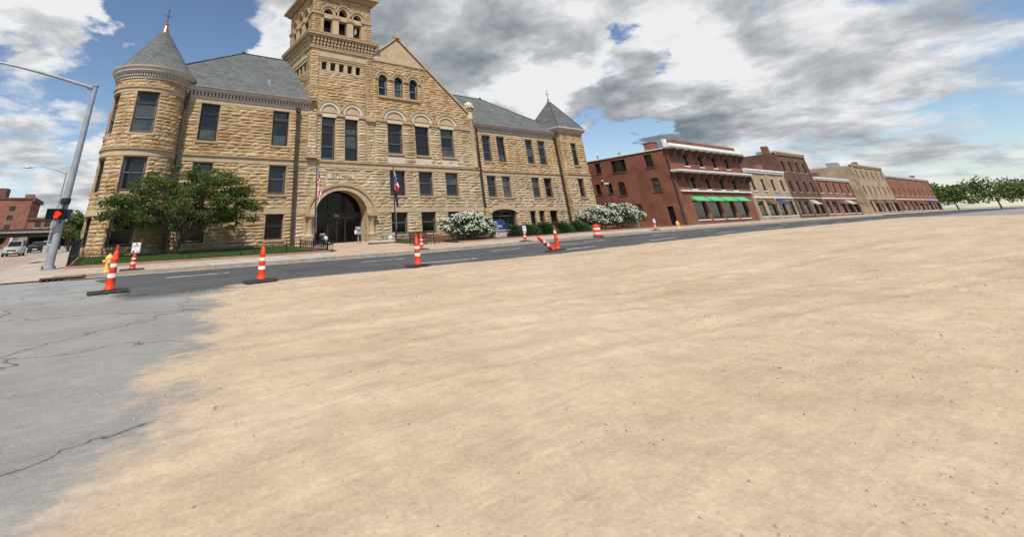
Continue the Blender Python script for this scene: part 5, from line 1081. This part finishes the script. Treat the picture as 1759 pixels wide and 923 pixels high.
# ------------------------------------------------------------------ cones, drum, hydrants
def channelizer(label, x, y, rz=0.0, h=1.12, sign=None, tilt=None, z=None, group='orange traffic channelizer cones', collar=False, bands=((.575, .655), (.335, .425)), base=(1.0, .42)):
    z = (walk(x, y) if y > 23.5 else street(x, y) + (.03 if y < 15.2 else 0)) if z is None else z
    C = thing('traffic_cone', label, 'traffic cone', (x, y, z), group, world=False, rz=rz); k = h / 1.12
    b = MB(); bw, bd = base[0] / 2, base[1] / 2; b.hexa([(-bw, -bd, 0), (bw, -bd, 0), (bw, bd, 0), (-bw, bd, 0), (-bw + .03, -bd + .03, .055), (bw - .03, -bd + .03, .055), (bw - .03, bd - .03, .055), (-bw + .03, bd - .03, .055)]).lathe(0, 0, [(.17, .05), (.16, .075), (.12, .085)], 20); b.build('base', 'rubber', C)
    def R_(z_): return .125 - (.125 - .062) * (z_ / .92) if z_ < .92 else .062
    T = Matrix.Identity(4)
    if tilt: T = Matrix.Translation((0, 0, .06)) @ Matrix.Rotation(tilt[1], 4, 'Z') @ Matrix.Rotation(tilt[0], 4, 'Y')
    prof = [(.135, .06), (.135, .1), (.12, .12)]
    for zz in (.2, .3, .33): prof.append((R_(zz), zz))
    for zz in (.30, .52, .74): prof += [(R_(zz), zz), (R_(zz) + .006, zz + .012), (R_(zz + .03), zz + .03)]
    prof = sorted(set(prof), key=lambda p: p[1]) + [(.062, .92), (.045, .945), (.028, .955), (.026, 1.0), (.03, 1.03)]
    bo = MB().lathe(0, 0, [(r, q_ * k) for r, q_ in prof] + [(.0001, 1.03 * k)], 24)
    o = bo.build('body', 'orange', C, smooth=True); o.data.transform(T)
    if not sign:
        hn = MB().tube([(.0 + .022 * cos(a), 0, 1.05 * k + .03 * sin(a)) for a in [2 * pi * i / 12 for i in range(13)]], .014, 6).build('handle', 'orange', C, smooth=True); hn.data.transform(T)
    for a, c in bands: o = MB().lathe(0, 0, [(R_(a) - .01, a * k), (R_(a) + .010, a * k), (R_(c) + .010, c * k), (R_(c) - .01, c * k)], 24).build('reflective_band', 'band', C, smooth=True); o.data.transform(T)
    if collar: o = MB().lathe(0, 0, [(.05, .86), (.078, .86), (.075, .93), (.05, .93)], 20).build('collar', 'green', C); o.data.transform(T)
    if sign:
        sz0, sz1, sw = sign; s = MB().box(-sw / 2, sw / 2, -.085, -.07, sz0, sz1).build('sign_plate', 'band', C); hh = sz1 - sz0
        MB().box(-.03, .03, -.088, -.086, sz1 - hh * .22, sz1 - hh * .08).build('sign_symbol', 'signal_black', s); MB().box(-sw * .4, sw * .4, -.088, -.086, sz1 - hh * .40, sz1 - hh * .30).build('sign_strip', 'soft_pink', s)
        MB().box(-sw * .4, -sw * .12, -.088, -.086, sz0 + hh * .05, sz0 + hh * .2).build('sign_mark', 'sign_blue', s); MB().box(sw * .12, sw * .4, -.088, -.086, sz0 + hh * .08, sz0 + hh * .2).build('sign_mark', 'soft_pink', s)
    return C
channelizer('orange and white cone at the left, nearest the storm drain', .33, 15.05, rad(8), 1.2)
channelizer('orange and white cone on a long black base left of the entrance', 4.24, 14.15, rad(8), 1.1)
channelizer('orange and white cone on a black base in front of the gable', 10.25, 14.41, rad(6), 1.15)
channelizer('upright faded orange cone with a green collar', 20.28, 15.91, rad(10), 1.2, collar=True, bands=((.76, .84),))
channelizer('bent orange and white cone leaning over beside the upright one', 19.45, 15.55, rad(10), 1.35, tilt=(rad(-57), rad(-12)))
channelizer('orange cone with white notice by the juniper hedge', 26.79, 23.75, 0, 1.0, sign=(.62, 1.05, .36))
channelizer('orange and white cone on the pavement by the right-hand bench', 17.41, 23.95, 0, 1.05)
channelizer('orange cone with white notice beside the yellow hydrant on the left', 1.26, 23.95, 0, .86, sign=(.70, 1.12, .34))
channelizer('distant orange cone with white notice near the brick building', 45.55, 24.1, 0, .8, sign=(.62, 1.0, .4))
dx, dy = 35.04, 23.3; dz = street(dx, dy); DR = thing('traffic_drum', 'orange and white striped traffic drum at the kerb', 'traffic drum', (dx, dy, dz))
pr = [(.33, .08), (.33, .22), (.32, .23), (.32, .38), (.30, .40), (.30, .55), (.285, .56), (.285, .72), (.27, .73), (.27, .90), (.25, .95), (.1, .97)]
MB().lathe(dx, dy, [(r, dz + z) for r, z in pr], 28).build('body', 'orange', DR, smooth=True); MB().lathe(dx, dy, [(.44, dz), (.46, dz + .04), (.42, dz + .09), (.33, dz + .1)], 28).build('rubber_ring', 'rubber', DR)
for a, b, r in ((.24, .37, .324), (.57, .71, .290)): MB().lathe(dx, dy, [(r - .02, dz + a), (r, dz + a), (r, dz + b), (r - .02, dz + b)], 28).build('reflective_band', 'band', DR, smooth=True)
def hydrant(label, x, y, s=1.0):
    z = walk(x, y); Hn = thing('fire_hydrant', label, 'fire hydrant', (x, y, z), 'yellow fire hydrants on the pavement', world=False)
    MB().lathe(0, 0, [(r * s, q_ * s) for r, q_ in ((.17, 0), (.17, .04), (.12, .06), (.11, .3), (.115, .42), (.15, .45), (.15, .5), (.14, .52))], 18).build('barrel', 'yellow', Hn, smooth=True)
    MB().lathe(0, 0, [(r * s, q_ * s) for r, q_ in ((.16, .52), (.16, .55), (.13, .62), (.07, .68), (.035, .69), (.035, .74), (.001, .75))], 18).build('bonnet', 'yellow', Hn, smooth=True)
    for a, r in ((0, .06), (pi, .06), (-pi / 2, .08)):
        c, q_ = cos(a), sin(a); MB().tube([(c * .08 * s, q_ * .08 * s, .42 * s), (c * .19 * s, q_ * .19 * s, .42 * s)], r * s * .8, 12).tube([(c * .17 * s, q_ * .17 * s, .42 * s), (c * .235 * s, q_ * .235 * s, .42 * s)], r * s, 8).build('nozzle_cap', 'yellow', Hn)
hydrant('yellow fire hydrant beside the leftmost traffic cones', .29, 23.9); hydrant('distant yellow fire hydrant near the brick building', 50.97, 24.6, .95)
DG = thing('storm_drain', 'rusty brown storm drain inlet set in the kerb', 'drain', (-1.2, 23.4, 0)); MB().box(-2.0, -.45, 23.3, 23.62, -.05, .10).build('inlet_hood', 'rust', DG); MB().box(-1.95, -.5, 23.24, 23.31, -.02, .06).build('inlet_mouth', 'void', DG)
for i in range(8): MB().box(-1.92 + i * .19, -1.88 + i * .19, 22.9, 23.25, .0, .03).build('grate_bar', 'rust', DG)
# ------------------------------------------------------------------ fences
def fence(name, label, pts, h=.56, sp=.14, post=2.4):
    x0, y0 = pts[0]; Fn = thing(name, label, 'fence', (x0, y0, bed(x0, y0)), 'low black iron garden fences'); pk = MB().box(-.011, .011, -.011, .011, 0, 1).add([(-.02, 0, 1), (0, -.02, 1), (.02, 0, 1), (0, .02, 1), (0, 0, 1.1)], [(0, 1, 4), (1, 2, 4), (2, 3, 4), (3, 0, 4)])
    me = bpy.data.meshes.new('picket'); me.from_pydata(pk.v, [], pk.f); me.materials.append(M['iron'])
    for (xa, ya), (xb, yb) in zip(pts, pts[1:]):
        L_ = hypot(xb - xa, yb - ya); n = int(L_ / sp); za, zb_ = bed(xa, ya), bed(xb, yb)
        for zz in (.1, h - .08): MB().tube([(xa, ya, za + zz), (xb, yb, zb_ + zz)], .014, 5).build('rail', 'iron', Fn)
        for i in range(n + 1):
            t = i / n; x, y = xa + (xb - xa) * t, ya + (yb - ya) * t; z = bed(x, y)
            o = bpy.data.objects.new('picket', me); COL.objects.link(o); o.location = (x, y, z); o.scale = (1, 1, h * (.94 + .06 * (i % 2))); adopt(o, Fn)
        m_ = max(1, int(L_ / post))
        for i in range(m_ + 1):
            t = i / m_; x, y = xa + (xb - xa) * t, ya + (yb - ya) * t; z = bed(x, y); MB().box(x - .025, x + .025, y - .025, y + .025, z - .1, z + h + .08).ball((x, y, z + h + .12), .045, 8).build('post', 'iron', Fn)
fence('iron_fence', 'low black iron fence in front of the left lawn and the tree', [(-1.4, 27.44), (12.45, 27.44), (12.45, 32.4)], .58)
fence('iron_fence', 'black iron fence running back along the corner by the signal pole', [(-1.4, 27.6), (-1.4, 37.4)], 1.0)
fence('iron_fence', 'low black iron fence below the left white-flowering bush', [(21.3, 27.7), (31.4, 27.36)], .56)
# ------------------------------------------------------------------ entrance forecourt
def pole_flag(label, x, y, h):
    z = walk(x, y); P = thing('flagpole', label, 'flagpole', (x, y, z), 'flagpoles by the entrance'); MB().tube([(x, y, z), (x, y, z + h)], [.085, .045], 12).build('pole', 'dark_metal', P, smooth=True); MB().ball((x, y, z + h + .07), .08, 10).build('finial_ball', 'dark_metal', P); MB().lathe(x, y, [(.16, z), (.15, z + .1), (.09, z + .16)], 14).build('base_collar', 'dark_metal', P); MB().tube([(x + .07, y - .07, z + 1), (x + .06, y - .06, z + h - .1)], .008, 4).build('halyard', 'white', P)
flx, fly = 15.0, 35.8; frx, fry = 22.0, 33.9
def spot(x, y, Y): d = ray(x, y); s = Y / d.y; return (d.x * s, d.z * s + ZC)
h1 = spot(543, 282, fly); h2 = spot(675.5, 289, fry); flx = spot(541, 400, fly)[0]; frx = spot(680, 400, fry)[0]
pole_flag('dark flagpole with the striped flag left of the arched entrance', flx, fly, h1[1] - walk(flx, fly)); pole_flag('dark flagpole with two flags right of the arched entrance', frx, fry, h2[1] - walk(frx, fry))
def drape(name, label, x, y, ztop, rows, colour, mats, depth=.10, n=14):
    """a limp flag: rows = (drop, left, right) of the folded cloth; pleats run in depth"""
    mb = MB(); m_ = len(rows)
    for j, (dz_, a, b) in enumerate(rows):
        for i in range(n + 1):
            t = i / n; u = a + (b - a) * t; dd = depth * sin(t * 9.5 + j * .22) * (.35 + .65 * t) + .03 * sin(j * .7 + t * 4); mb.v.append((x + u, y + dd - .06, ztop - dz_ + .03 * sin(t * 9.5 + 1)))
    for j in range(m_ - 1):
        for i in range(n): a = j * (n + 1) + i; mb.f.append((a, a + 1, a + n + 2, a + n + 1)); mb.m.append(colour((j + .5) / (m_ - 1), (i + .5) / n))
    o = mb.build(name, mats, fix=False, smooth=True); return tag(o, label, 'flag', 'flags hanging limp on the flagpoles')
def us(v, u):
    if v < .22: return 2 if (int(v * 60) + int(u * 7)) % 3 or v < .02 else 1
    q_ = (v * 5.2 + u * 1.3 + .35 * sin(v * 14)) if v < .5 else (v * 2.2 + u * 4.0 - 1.0 + .5 * sin(v * 18))
    return 0 if (q_ * 1.1) % 1 < .58 else 1
nr = 48
def interp_rows(keys, n): return [(lerp(i / (n - 1), [k[0] for k in keys], [k[1] for k in keys]), lerp(i / (n - 1), [k[0] for k in keys], [k[2] for k in keys]), lerp(i / (n - 1), [k[0] for k in keys], [k[3] for k in keys])) for i in range(n)]
drape('national_flag', 'limp red and white striped flag with starred blue corner', flx, fly, spot(545, 289, fly)[1], interp_rows([(0, 0, .05, .14), (.15, .42, .06, .24), (.5, 1.35, .05, .42), (.75, 2.05, .04, .48), (1, 2.72, .06, .38)], nr), us, ['red', 'flag_white', 'flag_blue'])
def tri(v, u):
    if v < .2: return 1 if u > .2 else 2
    k = u + .25 * (v - .5)
    if v < .6: return 2 if k < .68 else 1
    if v < .72: return 1 if u > .4 else 0
    return 0
drape('tricolour_flag', 'limp blue, white and red flag above a dark flag', frx, fry, spot(676, 294, fry)[1], interp_rows([(0, 0, .03, .08), (.25, .45, .05, .18), (.5, .95, .03, .42), (.72, 1.35, .05, .5), (.88, 1.65, .1, .44), (1, 1.86, .18, .36)], nr), tri, ['red', 'flag_white', 'flag_blue'])
drape('dark_flag', 'limp dark navy flag below the blue, white and red one', frx, fry - .02, spot(678, 326, fry)[1], interp_rows([(0, 0, .0, .1), (.3, .42, -.02, .2), (.6, .85, .05, .36), (1, 1.42, .1, .42)], 30), lambda v, u: 0, ['navy'], .06)
def ball_post(label, x, y, ped=True):
    z = walk(x, y); B = thing('stone_ball', label, 'bollard', (x, y, z), 'pale stone balls by the entrance'); MB().ball((x, y, z + (.52 if ped else .3)), .25, 18, .98).build('ball', 'boulder', B, smooth=True)
    MB().box(x - .34, x + .34, y - .34, y + .34, z, z + .24).box(x - .26, x + .26, y - .26, y + .26, z + .24, z + .3).build('plinth', 'concrete2', B) if ped else MB().box(x - .3, x + .3, y - .3, y + .3, z, z + .08).build('plinth', 'concrete2', B)
ball_post('pale stone ball on a plinth left of the entrance', 15.45, 34.6); ball_post('pale stone ball beside the right-hand flagpole', 21.35, 33.9, False)
def bench(label, x, y, rz):
    z = walk(x, y); B = thing('iron_bench', label, 'bench', (x, y, z), 'black iron benches', world=False, rz=rz)
    for i in range(6): MB().box(-.85, .85, -.24 + i * .085, -.175 + i * .085, .42, .45).build('seat_slat', 'iron', B)
    for i in range(5): MB().box(-.85, .85, .28 + i * .02, .305 + i * .02, .5 + i * .085, .56 + i * .085).build('back_slat', 'iron', B)
    for s in (-.8, 0, .8):
        MB().tube([(s, -.26, 0), (s, -.2, .2), (s, -.25, .41)], .025, 6).tube([(s, .32, 0), (s, .2, .2), (s, .26, .41), (s, .38, .92)], .025, 6).tube([(s, -.25, .41), (s, .27, .41)], .022, 6).build('leg_frame', 'iron', B)
        MB().tube([(s, -.25, .41), (s, -.27, .6), (s, -.1, .65), (s, .3, .63)], .02, 6).build('armrest', 'iron', B)
bench('black iron bench at the fence end left of the entrance', 12.9, 28.6, rad(78)); bench('black iron bench behind the right-hand cone', 20.55, 28.35, 0.0)
bx_, by_ = 18.9, 35.3; zz = walk(bx_, by_); DB = thing('drop_box', 'grey drop box on a post in front of the glass doors', 'drop box', (bx_, by_, zz)); MB().tube([(bx_, by_, zz), (bx_, by_, zz + .75)], .06, 10).build('post', 'grey_metal', DB); MB().box(bx_ - .2, bx_ + .2, by_ - .18, by_ + .18, zz + .72, zz + 1.2).hexa([(bx_ - .2, by_ - .18, zz + 1.2), (bx_ + .2, by_ - .18, zz + 1.2), (bx_ + .2, by_ + .18, zz + 1.2), (bx_ - .2, by_ + .18, zz + 1.2), (bx_ - .2, by_ - .02, zz + 1.34), (bx_ + .2, by_ - .02, zz + 1.34), (bx_ + .2, by_ + .18, zz + 1.34), (bx_ - .2, by_ + .18, zz + 1.34)]).build('box', 'grey_metal', DB); MB().box(bx_ - .42, bx_ - .22, by_ - .12, by_ - .1, zz + .78, zz + 1.06).build('notice', 'white', DB); MB().box(bx_ - .15, bx_ + .15, by_ - .19, by_ - .178, zz + 1.02, zz + 1.08).build('slot', 'void', DB)
tx, ty = 16.1, 36.6; zz = walk(tx, ty); TB = thing('waste_bin', 'dark waste bin inside the left of the arched entrance', 'bin', (tx, ty, zz)); MB().lathe(tx, ty, [(.24, zz), (.27, zz + .75), (.25, zz + .8)], 16).build('body', 'dark_metal', TB); MB().lathe(tx, ty, [(.28, zz + .8), (.28, zz + .86), (.1, zz + .92)], 16).build('lid', 'grey_metal', TB)
sx0 = 20.4; zz = walk(sx0, 33.2); SL = thing('stone_slab', 'low pale stone slab ledge right of the entrance', 'ledge', (sx0, 33.0, zz)); MB().box(18.6, 21.0, 32.6, 33.3, zz + .1, zz + .24).build('top_slab', 'boulder', SL); MB().box(18.75, 20.85, 32.7, 33.25, zz - .05, zz + .1).build('base_course', 'concrete2', SL)
mx0 = 22.75; MS = thing('memorial_marker', 'long grey stone marker against the wall near the right flagpole', 'marker', (mx0, 37.3, .3)); MB().box(22.6, 24.1, 37.25, 37.5, .75, 1.05).build('tablet', 'concrete2', MS)
for a in (22.8, 23.9): MB().box(a - .1, a + .1, 37.28, 37.48, .3, .75).build('leg', 'concrete2', MS)
# sign in front of the right wing
gx0, gx1 = 27.95, 30.75; gy = 29.2; gz_ = bed(29.3, gy); SG = thing('monument_sign', 'blue city hall sign on a white stone base among shrubs', 'sign', (29.3, gy, gz_)); sa = spot(851, 396.5, gy - .45); sb_ = spot(879, 410, gy - .45); x0, x1 = sa[0], sb_[0]
MB().box(x0 + .03, x1 - .03, gy - .42, gy + .38, gz_ - .1, gz_ + .52).build('base_core', 'concrete2', SG)
for r in range(4):
    u = x0; k = 0
    while u < x1 - .02:
        w_ = min(random.uniform(.22, .42), x1 - u); w_ = x1 - u if x1 - u - w_ < .12 else w_; MB().hexa([(u + .008, gy - .46 - random.uniform(0, .03), gz_ - .05 + r * .145), (u + w_ - .008, gy - .46 - random.uniform(0, .03), gz_ - .05 + r * .145), (u + w_ - .008, gy - .4, gz_ - .05 + r * .145), (u + .008, gy - .4, gz_ - .05 + r * .145), (u + .008, gy - .46 - random.uniform(0, .03), gz_ + .085 + r * .145), (u + w_ - .008, gy - .46 - random.uniform(0, .03), gz_ + .085 + r * .145), (u + w_ - .008, gy - .4, gz_ + .085 + r * .145), (u + .008, gy - .4, gz_ + .085 + r * .145)]).build('stone', 'limestone', SG); u += w_
MB().box(x0 - .08, x1 + .08, gy - .52, gy + .46, gz_ + .53, gz_ + .61).build('cap_slab', 'concrete2', SG)
zs = gz_ + .61; MB().prism(Fr(0, gy - .12), [(x0 + .06, zs)] + [(x1 - .1, zs), (x1 - .1, zs + .52), (x1 - .28, zs + .72), (x1 - .55, zs + .82), (x0 + .9, zs + .8), (x0 + .06, zs + .72)], -.24, 0).build('panel', 'sign_blue', SG)
cxm = x0 + .12; text_mesh('lettering', 'CITY', .26, 'white', (cxm, gy - .13, zs + .33), SG, .006, 'LEFT'); text_mesh('lettering', 'HALL', .26, 'white', (cxm + .52, gy - .13, zs + .2), SG, .006, 'LEFT')
MB().box(cxm, cxm + .5, gy - .135, gy - .121, zs + .58, zs + .645).build('lettering_strip', 'white', SG); MB().box(cxm + .05, cxm + .6, gy - .135, gy - .121, zs + .09, zs + .14).build('lettering_strip', 'white', SG)
qx, qy = 43.2, 24.3; zz = walk(qx, qy); PS = thing('sign_post', 'thin grey sign post at the kerb beside the right-hand bush', 'sign post', (qx, qy, zz)); MB().tube([(qx, qy, zz), (qx, qy, zz + 1.5)], .03, 8).build('post', 'grey_metal', PS); MB().box(qx - .03, qx + .03, qy - .14, qy + .14, zz + 1.1, zz + 1.5).build('plate', 'grey_metal', PS)
# ------------------------------------------------------------------ trees and shrubs
def leaves(mb, pts, size, up=.35, mi=0):
    for (x, y, z) in pts:
        n = Vector((random.gauss(0, 1), random.gauss(0, 1), random.gauss(up, 1))); n.normalize(); a = n.orthogonal().normalized(); a.rotate(__import__('mathutils').Quaternion(n, random.random() * 6.28)); b = n.cross(a); s = size * random.uniform(.65, 1.3); k = len(mb.v); p = Vector((x, y, z))
        mb.v += [tuple(p - a * s), tuple(p + b * s * .55), tuple(p + a * s), tuple(p - b * s * .55)]; mb.f.append((k, k + 1, k + 2, k + 3)); mb.m.append(mi(x, y, z) if callable(mi) else mi)
def clump_pts(c, r, n):
    out = []
    for _ in range(n):
        d = Vector((random.gauss(0, 1), random.gauss(0, 1), random.gauss(0, 1))); d.normalize(); q_ = random.random() ** .45; out.append((c[0] + d.x * r[0] * q_, c[1] + d.y * r[1] * q_, c[2] + d.z * r[2] * q_))
    return out
def branch(mb, a, b, r0, r1, n=5, wobble=.12):
    a, b = Vector(a), Vector(b); pts = []
    for i in range(n + 1): t = i / n; pts.append(a.lerp(b, t) + Vector((random.uniform(-1, 1), random.uniform(-1, 1), random.uniform(-.5, .5))) * wobble * (0 if i in (0, n) else 1))
    mb.tube(pts, [r0 + (r1 - r0) * i / n for i in range(n + 1)], 7)
TY = 34.6; tz = bed(4.2, TY); TT = thing('garden_tree', 'broad green leafy tree in front of the left wing', 'tree', (4.25, TY, tz))
outline = [(176, 352), (196, 338), (228, 322), (262, 303), (300, 292), (335, 288), (368, 296), (398, 306), (425, 330), (441, 356), (430, 376), (400, 384), (352, 382), (300, 390), (246, 388), (206, 386), (178, 372)]
def inside(p, poly):
    x, y = p; c = False
    for (x1_, y1_), (x2_, y2_) in zip(poly, poly[1:] + poly[:1]):
        if (y1_ > y) != (y2_ > y) and x < (x2_ - x1_) * (y - y1_) / (y2_ - y1_) + x1_: c = not c
    return c
poly = [spot(x, y, TY) for x, y in outline]; xs_ = [p[0] for p in poly]; zs_ = [p[1] for p in poly]; cxc, czc = (min(xs_) + max(xs_)) / 2, (min(zs_) + max(zs_)) / 2
cl = []
while len(cl) < 175:
    p = (random.uniform(min(xs_), max(xs_)), random.uniform(min(zs_), max(zs_)))
    if not inside(p, poly): continue
    e_ = math.sqrt(((p[0] - cxc) / 6.0) ** 2 + ((p[1] - czc) / 2.6) ** 2); dm = 2.6 * math.sqrt(max(.05, 1 - e_ * e_)); yy = TY + random.choice((-1, -1, 1, .4)) * dm * random.uniform(.35, 1); cl.append((p[0], min(yy, 37.2), p[1]))
mb = MB()
for c in cl: r = random.uniform(.38, .75); leaves(mb, clump_pts(c, (r * 1.3, r, r * .5), 190), random.uniform(.06, .095), .9, lambda x, y, z: 1 if random.random() < .12 else 0)
for x, y in outline * 3:
    c = spot(x + random.uniform(-7, 7), y + random.uniform(-7, 7), TY); leaves(mb, clump_pts((c[0], TY + random.uniform(-1, 1), c[1]), (.42, .4, .2), 45), .095, .8)
tag(mb.build('crown', ['leaf', 'leaf2'], TT, fix=False), kind='stuff')
tk = MB(); base = Vector((4.25, TY, tz - .1)); fk = Vector((4.45, TY, tz + 1.15)); branch(tk, base, fk, .23, .17, 4, .03)
for c in random.sample(cl, 20): mid = Vector((fk.x + (c[0] - fk.x) * .45, TY + (c[1] - TY) * .4, fk.z + max(.4, (c[2] - fk.z) * .6))); branch(tk, fk, mid, .075, .045, 4, .08); branch(tk, mid, c, .045, .015, 4, .12)
branch(tk, (3.35, TY + 1.2, tz - .1), (3.5, TY + 1.0, tz + 2.6), .13, .09, 5, .03); tk.build('trunk', 'bark', TT, smooth=True)
def small_tree(label, x, y, h, rad_, seed, mat_='leaf', group='street trees along the cross street', n=16, ls=.2):
    z = street(x, y) + .05; T_ = thing('street_tree', label, 'tree', (x, y, z), group); mb = MB()
    for _ in range(n):
        a = random.random() * 6.28; q_ = random.random() ** .5; c = (x + rad_ * q_ * cos(a), y + rad_ * q_ * sin(a), z + h * random.uniform(.42, .9) - .12 * h * q_); leaves(mb, clump_pts(c, (rad_ * .48, rad_ * .48, rad_ * .36), 110), ls, .6)
    tag(mb.build('crown', mat_, T_, fix=False), kind='stuff'); tk = MB(); branch(tk, (x, y, z - .1), (x, y, z + h * .5), .02 * h + .03, .014 * h, 4, .04)
    for _ in range(5): a = random.random() * 6.28; branch(tk, (x, y, z + h * .42), (x + rad_ * .6 * cos(a), y + rad_ * .6 * sin(a), z + h * .72), .06, .02, 3, .08)
    tk.build('trunk', 'bark', T_)
small_tree('street tree nearest the round turret', -4.6, 84, 6.3, 1.9, 1); small_tree('street tree second from the round turret', -5.3, 94, 6.4, 2.0, 2); small_tree('street tree third from the turret, behind the globe lamp', -6.1, 105, 6.6, 2.1, 3); small_tree('farthest street tree, just before the viaduct', -7.6, 124, 6.6, 2.3, 4)
for i, (x, y, h, r, lb) in enumerate(((-16, 205, 9.5, 4.5, 'round tree on the skyline right of the warehouse'), (-24, 142, 4.2, 2.6, 'bush at the left end under the viaduct'), (-9, 215, 10.5, 5, 'tall far tree behind the street trees'), (138, 40, 9, 3.6, 'leafy tree in the gap between the far street buildings'), (222, 33, 9, 5, 'tree closing the far right end of the street, nearest the last brick building'), (240, 20, 10, 6, 'tree in the middle of the road end far right'), (236, 8, 9, 6, 'tree far right beyond the road, before the last one'), (262, -2, 10, 7, 'last tree at the far right edge'), (256, 14, 9, 7, 'broad tree behind the road end trees on the far right'), (228, 27, 8, 4.5, 'small round tree by the road end on the far right'))): small_tree(lb, x, y, h, r, 20 + i, group='far background trees', n=18, ls=.4)
def shrub(label, ctr, radii, nleaf, nfl, group='white-flowering bushes'):
    x, y, z = ctr; S = thing('flowering_bush', label, 'bush', (x, y, bed(x, y)), group); mb = MB(); fl = MB(); zg = bed(x, y)
    lobes = []
    for i in range(34):
        a = random.random() * 6.28; e_ = random.uniform(-.45, 1.0); q_ = math.sqrt(max(0, 1 - e_ * e_)) * random.uniform(.5, .78); lobes.append(((x + radii[0] * q_ * cos(a), y + radii[1] * q_ * sin(a), z + radii[2] * e_ * .74), random.uniform(.24, .36)))
    lobes += [((x, y, z - .2 * radii[2]), .72)]
    for c, k in lobes:
        n = nleaf // 36 if k < .5 else nleaf // 6
        leaves(mb, [p for p in clump_pts(c, (radii[0] * k, radii[1] * k, radii[2] * k * .95), n) if p[2] > zg], .062, .5)
    for _ in range(nfl):
        c, k = random.choice(lobes[:-1]); d = Vector((random.gauss(0, 1), random.gauss(-.6, 1), random.gauss(.45, .8))); d.normalize(); p = (c[0] + d.x * radii[0] * k, c[1] + d.y * radii[1] * k, c[2] + d.z * radii[2] * k)
        if p[2] < zg + .12: continue
        s = random.uniform(.06, .115); leaves(fl, clump_pts(p, (s, s, s * .7), 16), .042, .6)
    tag(mb.build('foliage', 'leaf_dark', S, fix=False), kind='stuff'); tag(fl.build('blossoms', 'blossom', S, fix=False), kind='stuff'); st_ = MB()
    for _ in range(7): branch(st_, (x + random.uniform(-.2, .2), y, zg - .05), (x + random.uniform(-.6, .6) * radii[0], y + random.uniform(-.4, .4) * radii[1], z), .03, .015, 3, .05)
    st_.build('stems', 'bark', S)
def bush_at(px, py_b, py_t, pxl, pxr, Y): c = spot((pxl + pxr) / 2, (py_b + py_t) / 2, Y); l_ = spot(pxl, (py_b + py_t) / 2, Y)[0]; r__ = spot(pxr, (py_b + py_t) / 2, Y)[0]; t = spot((pxl + pxr) / 2, py_t, Y)[1]; b = spot((pxl + pxr) / 2, py_b, Y)[1]; return (c[0], Y, (t + b) / 2), ((r__ - l_) / 2, min(1.6, (r__ - l_) / 2), (t - b) / 2)
c, r = bush_at(0, 417, 364, 755, 849, 29.4); shrub('white-flowering bush left of the blue sign', c, r, 22000, 1000)
c, r = bush_at(0, 396, 354, 992, 1056, 31.0); shrub('white-flowering bush nearer the end turret, left of two', c, r, 18000, 1000)
c, r = bush_at(0, 397, 348, 1036, 1100, 30.0); shrub('white-flowering bush beside the sign post, right of two', c, r, 18000, 1000)
def juniper(label, ctr, radii, n):
    x, y, z = ctr; S = thing('juniper', label, 'bush', (x, y, bed(x, y)), 'spreading juniper bushes'); mb = MB()
    for _ in range(n):
        a = random.random() * 6.28; q_ = random.random() ** .6; bx = x + radii[0] * q_ * cos(a); by = y + radii[1] * q_ * sin(a); h = radii[2] * math.sqrt(max(.02, 1 - q_ * q_)) * random.uniform(.5, 1.12); bz = bed(bx, by) + h * random.uniform(.35, .95)
        d = Vector((cos(a) * .8 + random.gauss(0, .4), sin(a) * .8 + random.gauss(0, .4), random.uniform(.15, .9))); d.normalize(); L_ = random.uniform(.14, .3); s_ = d.orthogonal().normalized() * .022; p = Vector((bx, by, bz)); k = len(mb.v); mb.v += [tuple(p - s_), tuple(p + s_), tuple(p + d * L_)]; mb.f.append((k, k + 1, k + 2)); mb.m.append(0)
        if random.random() < .5: s_ = d.cross(s_).normalized() * .022; k = len(mb.v); mb.v += [tuple(p - s_), tuple(p + s_), tuple(p + d * L_)]; mb.f.append((k, k + 1, k + 2)); mb.m.append(0)
    tag(mb.build('foliage', 'juniper', S, fix=False), kind='stuff'); st_ = MB()
    for _ in range(6): branch(st_, (x, y, bed(x, y) - .03), (x + random.uniform(-.6, .6) * radii[0], y + random.uniform(-.5, .5) * radii[1], bed(x, y) + radii[2] * .5), .03, .012, 3, .04)
    st_.build('stems', 'bark', S)
for lb, x, y, rx_, ry, hh, n in (('juniper just right of the blue sign', 31.2, 28.9, .95, .9, 1.0, 5200), ('juniper behind the cone with the notice, second from the sign', 33.0, 28.8, 1.25, 1.0, .95, 6000), ('juniper behind the upright faded cone, third from the sign', 35.2, 28.7, 1.35, 1.05, 1.05, 6500), ('juniper fourth from the sign', 37.6, 28.8, 1.4, 1.1, 1.05, 6500), ('juniper behind the striped drum, farthest from the sign', 40.2, 28.8, 1.5, 1.1, .95, 6500)): juniper(lb, (x, y, 0), (rx_, ry, hh), n)
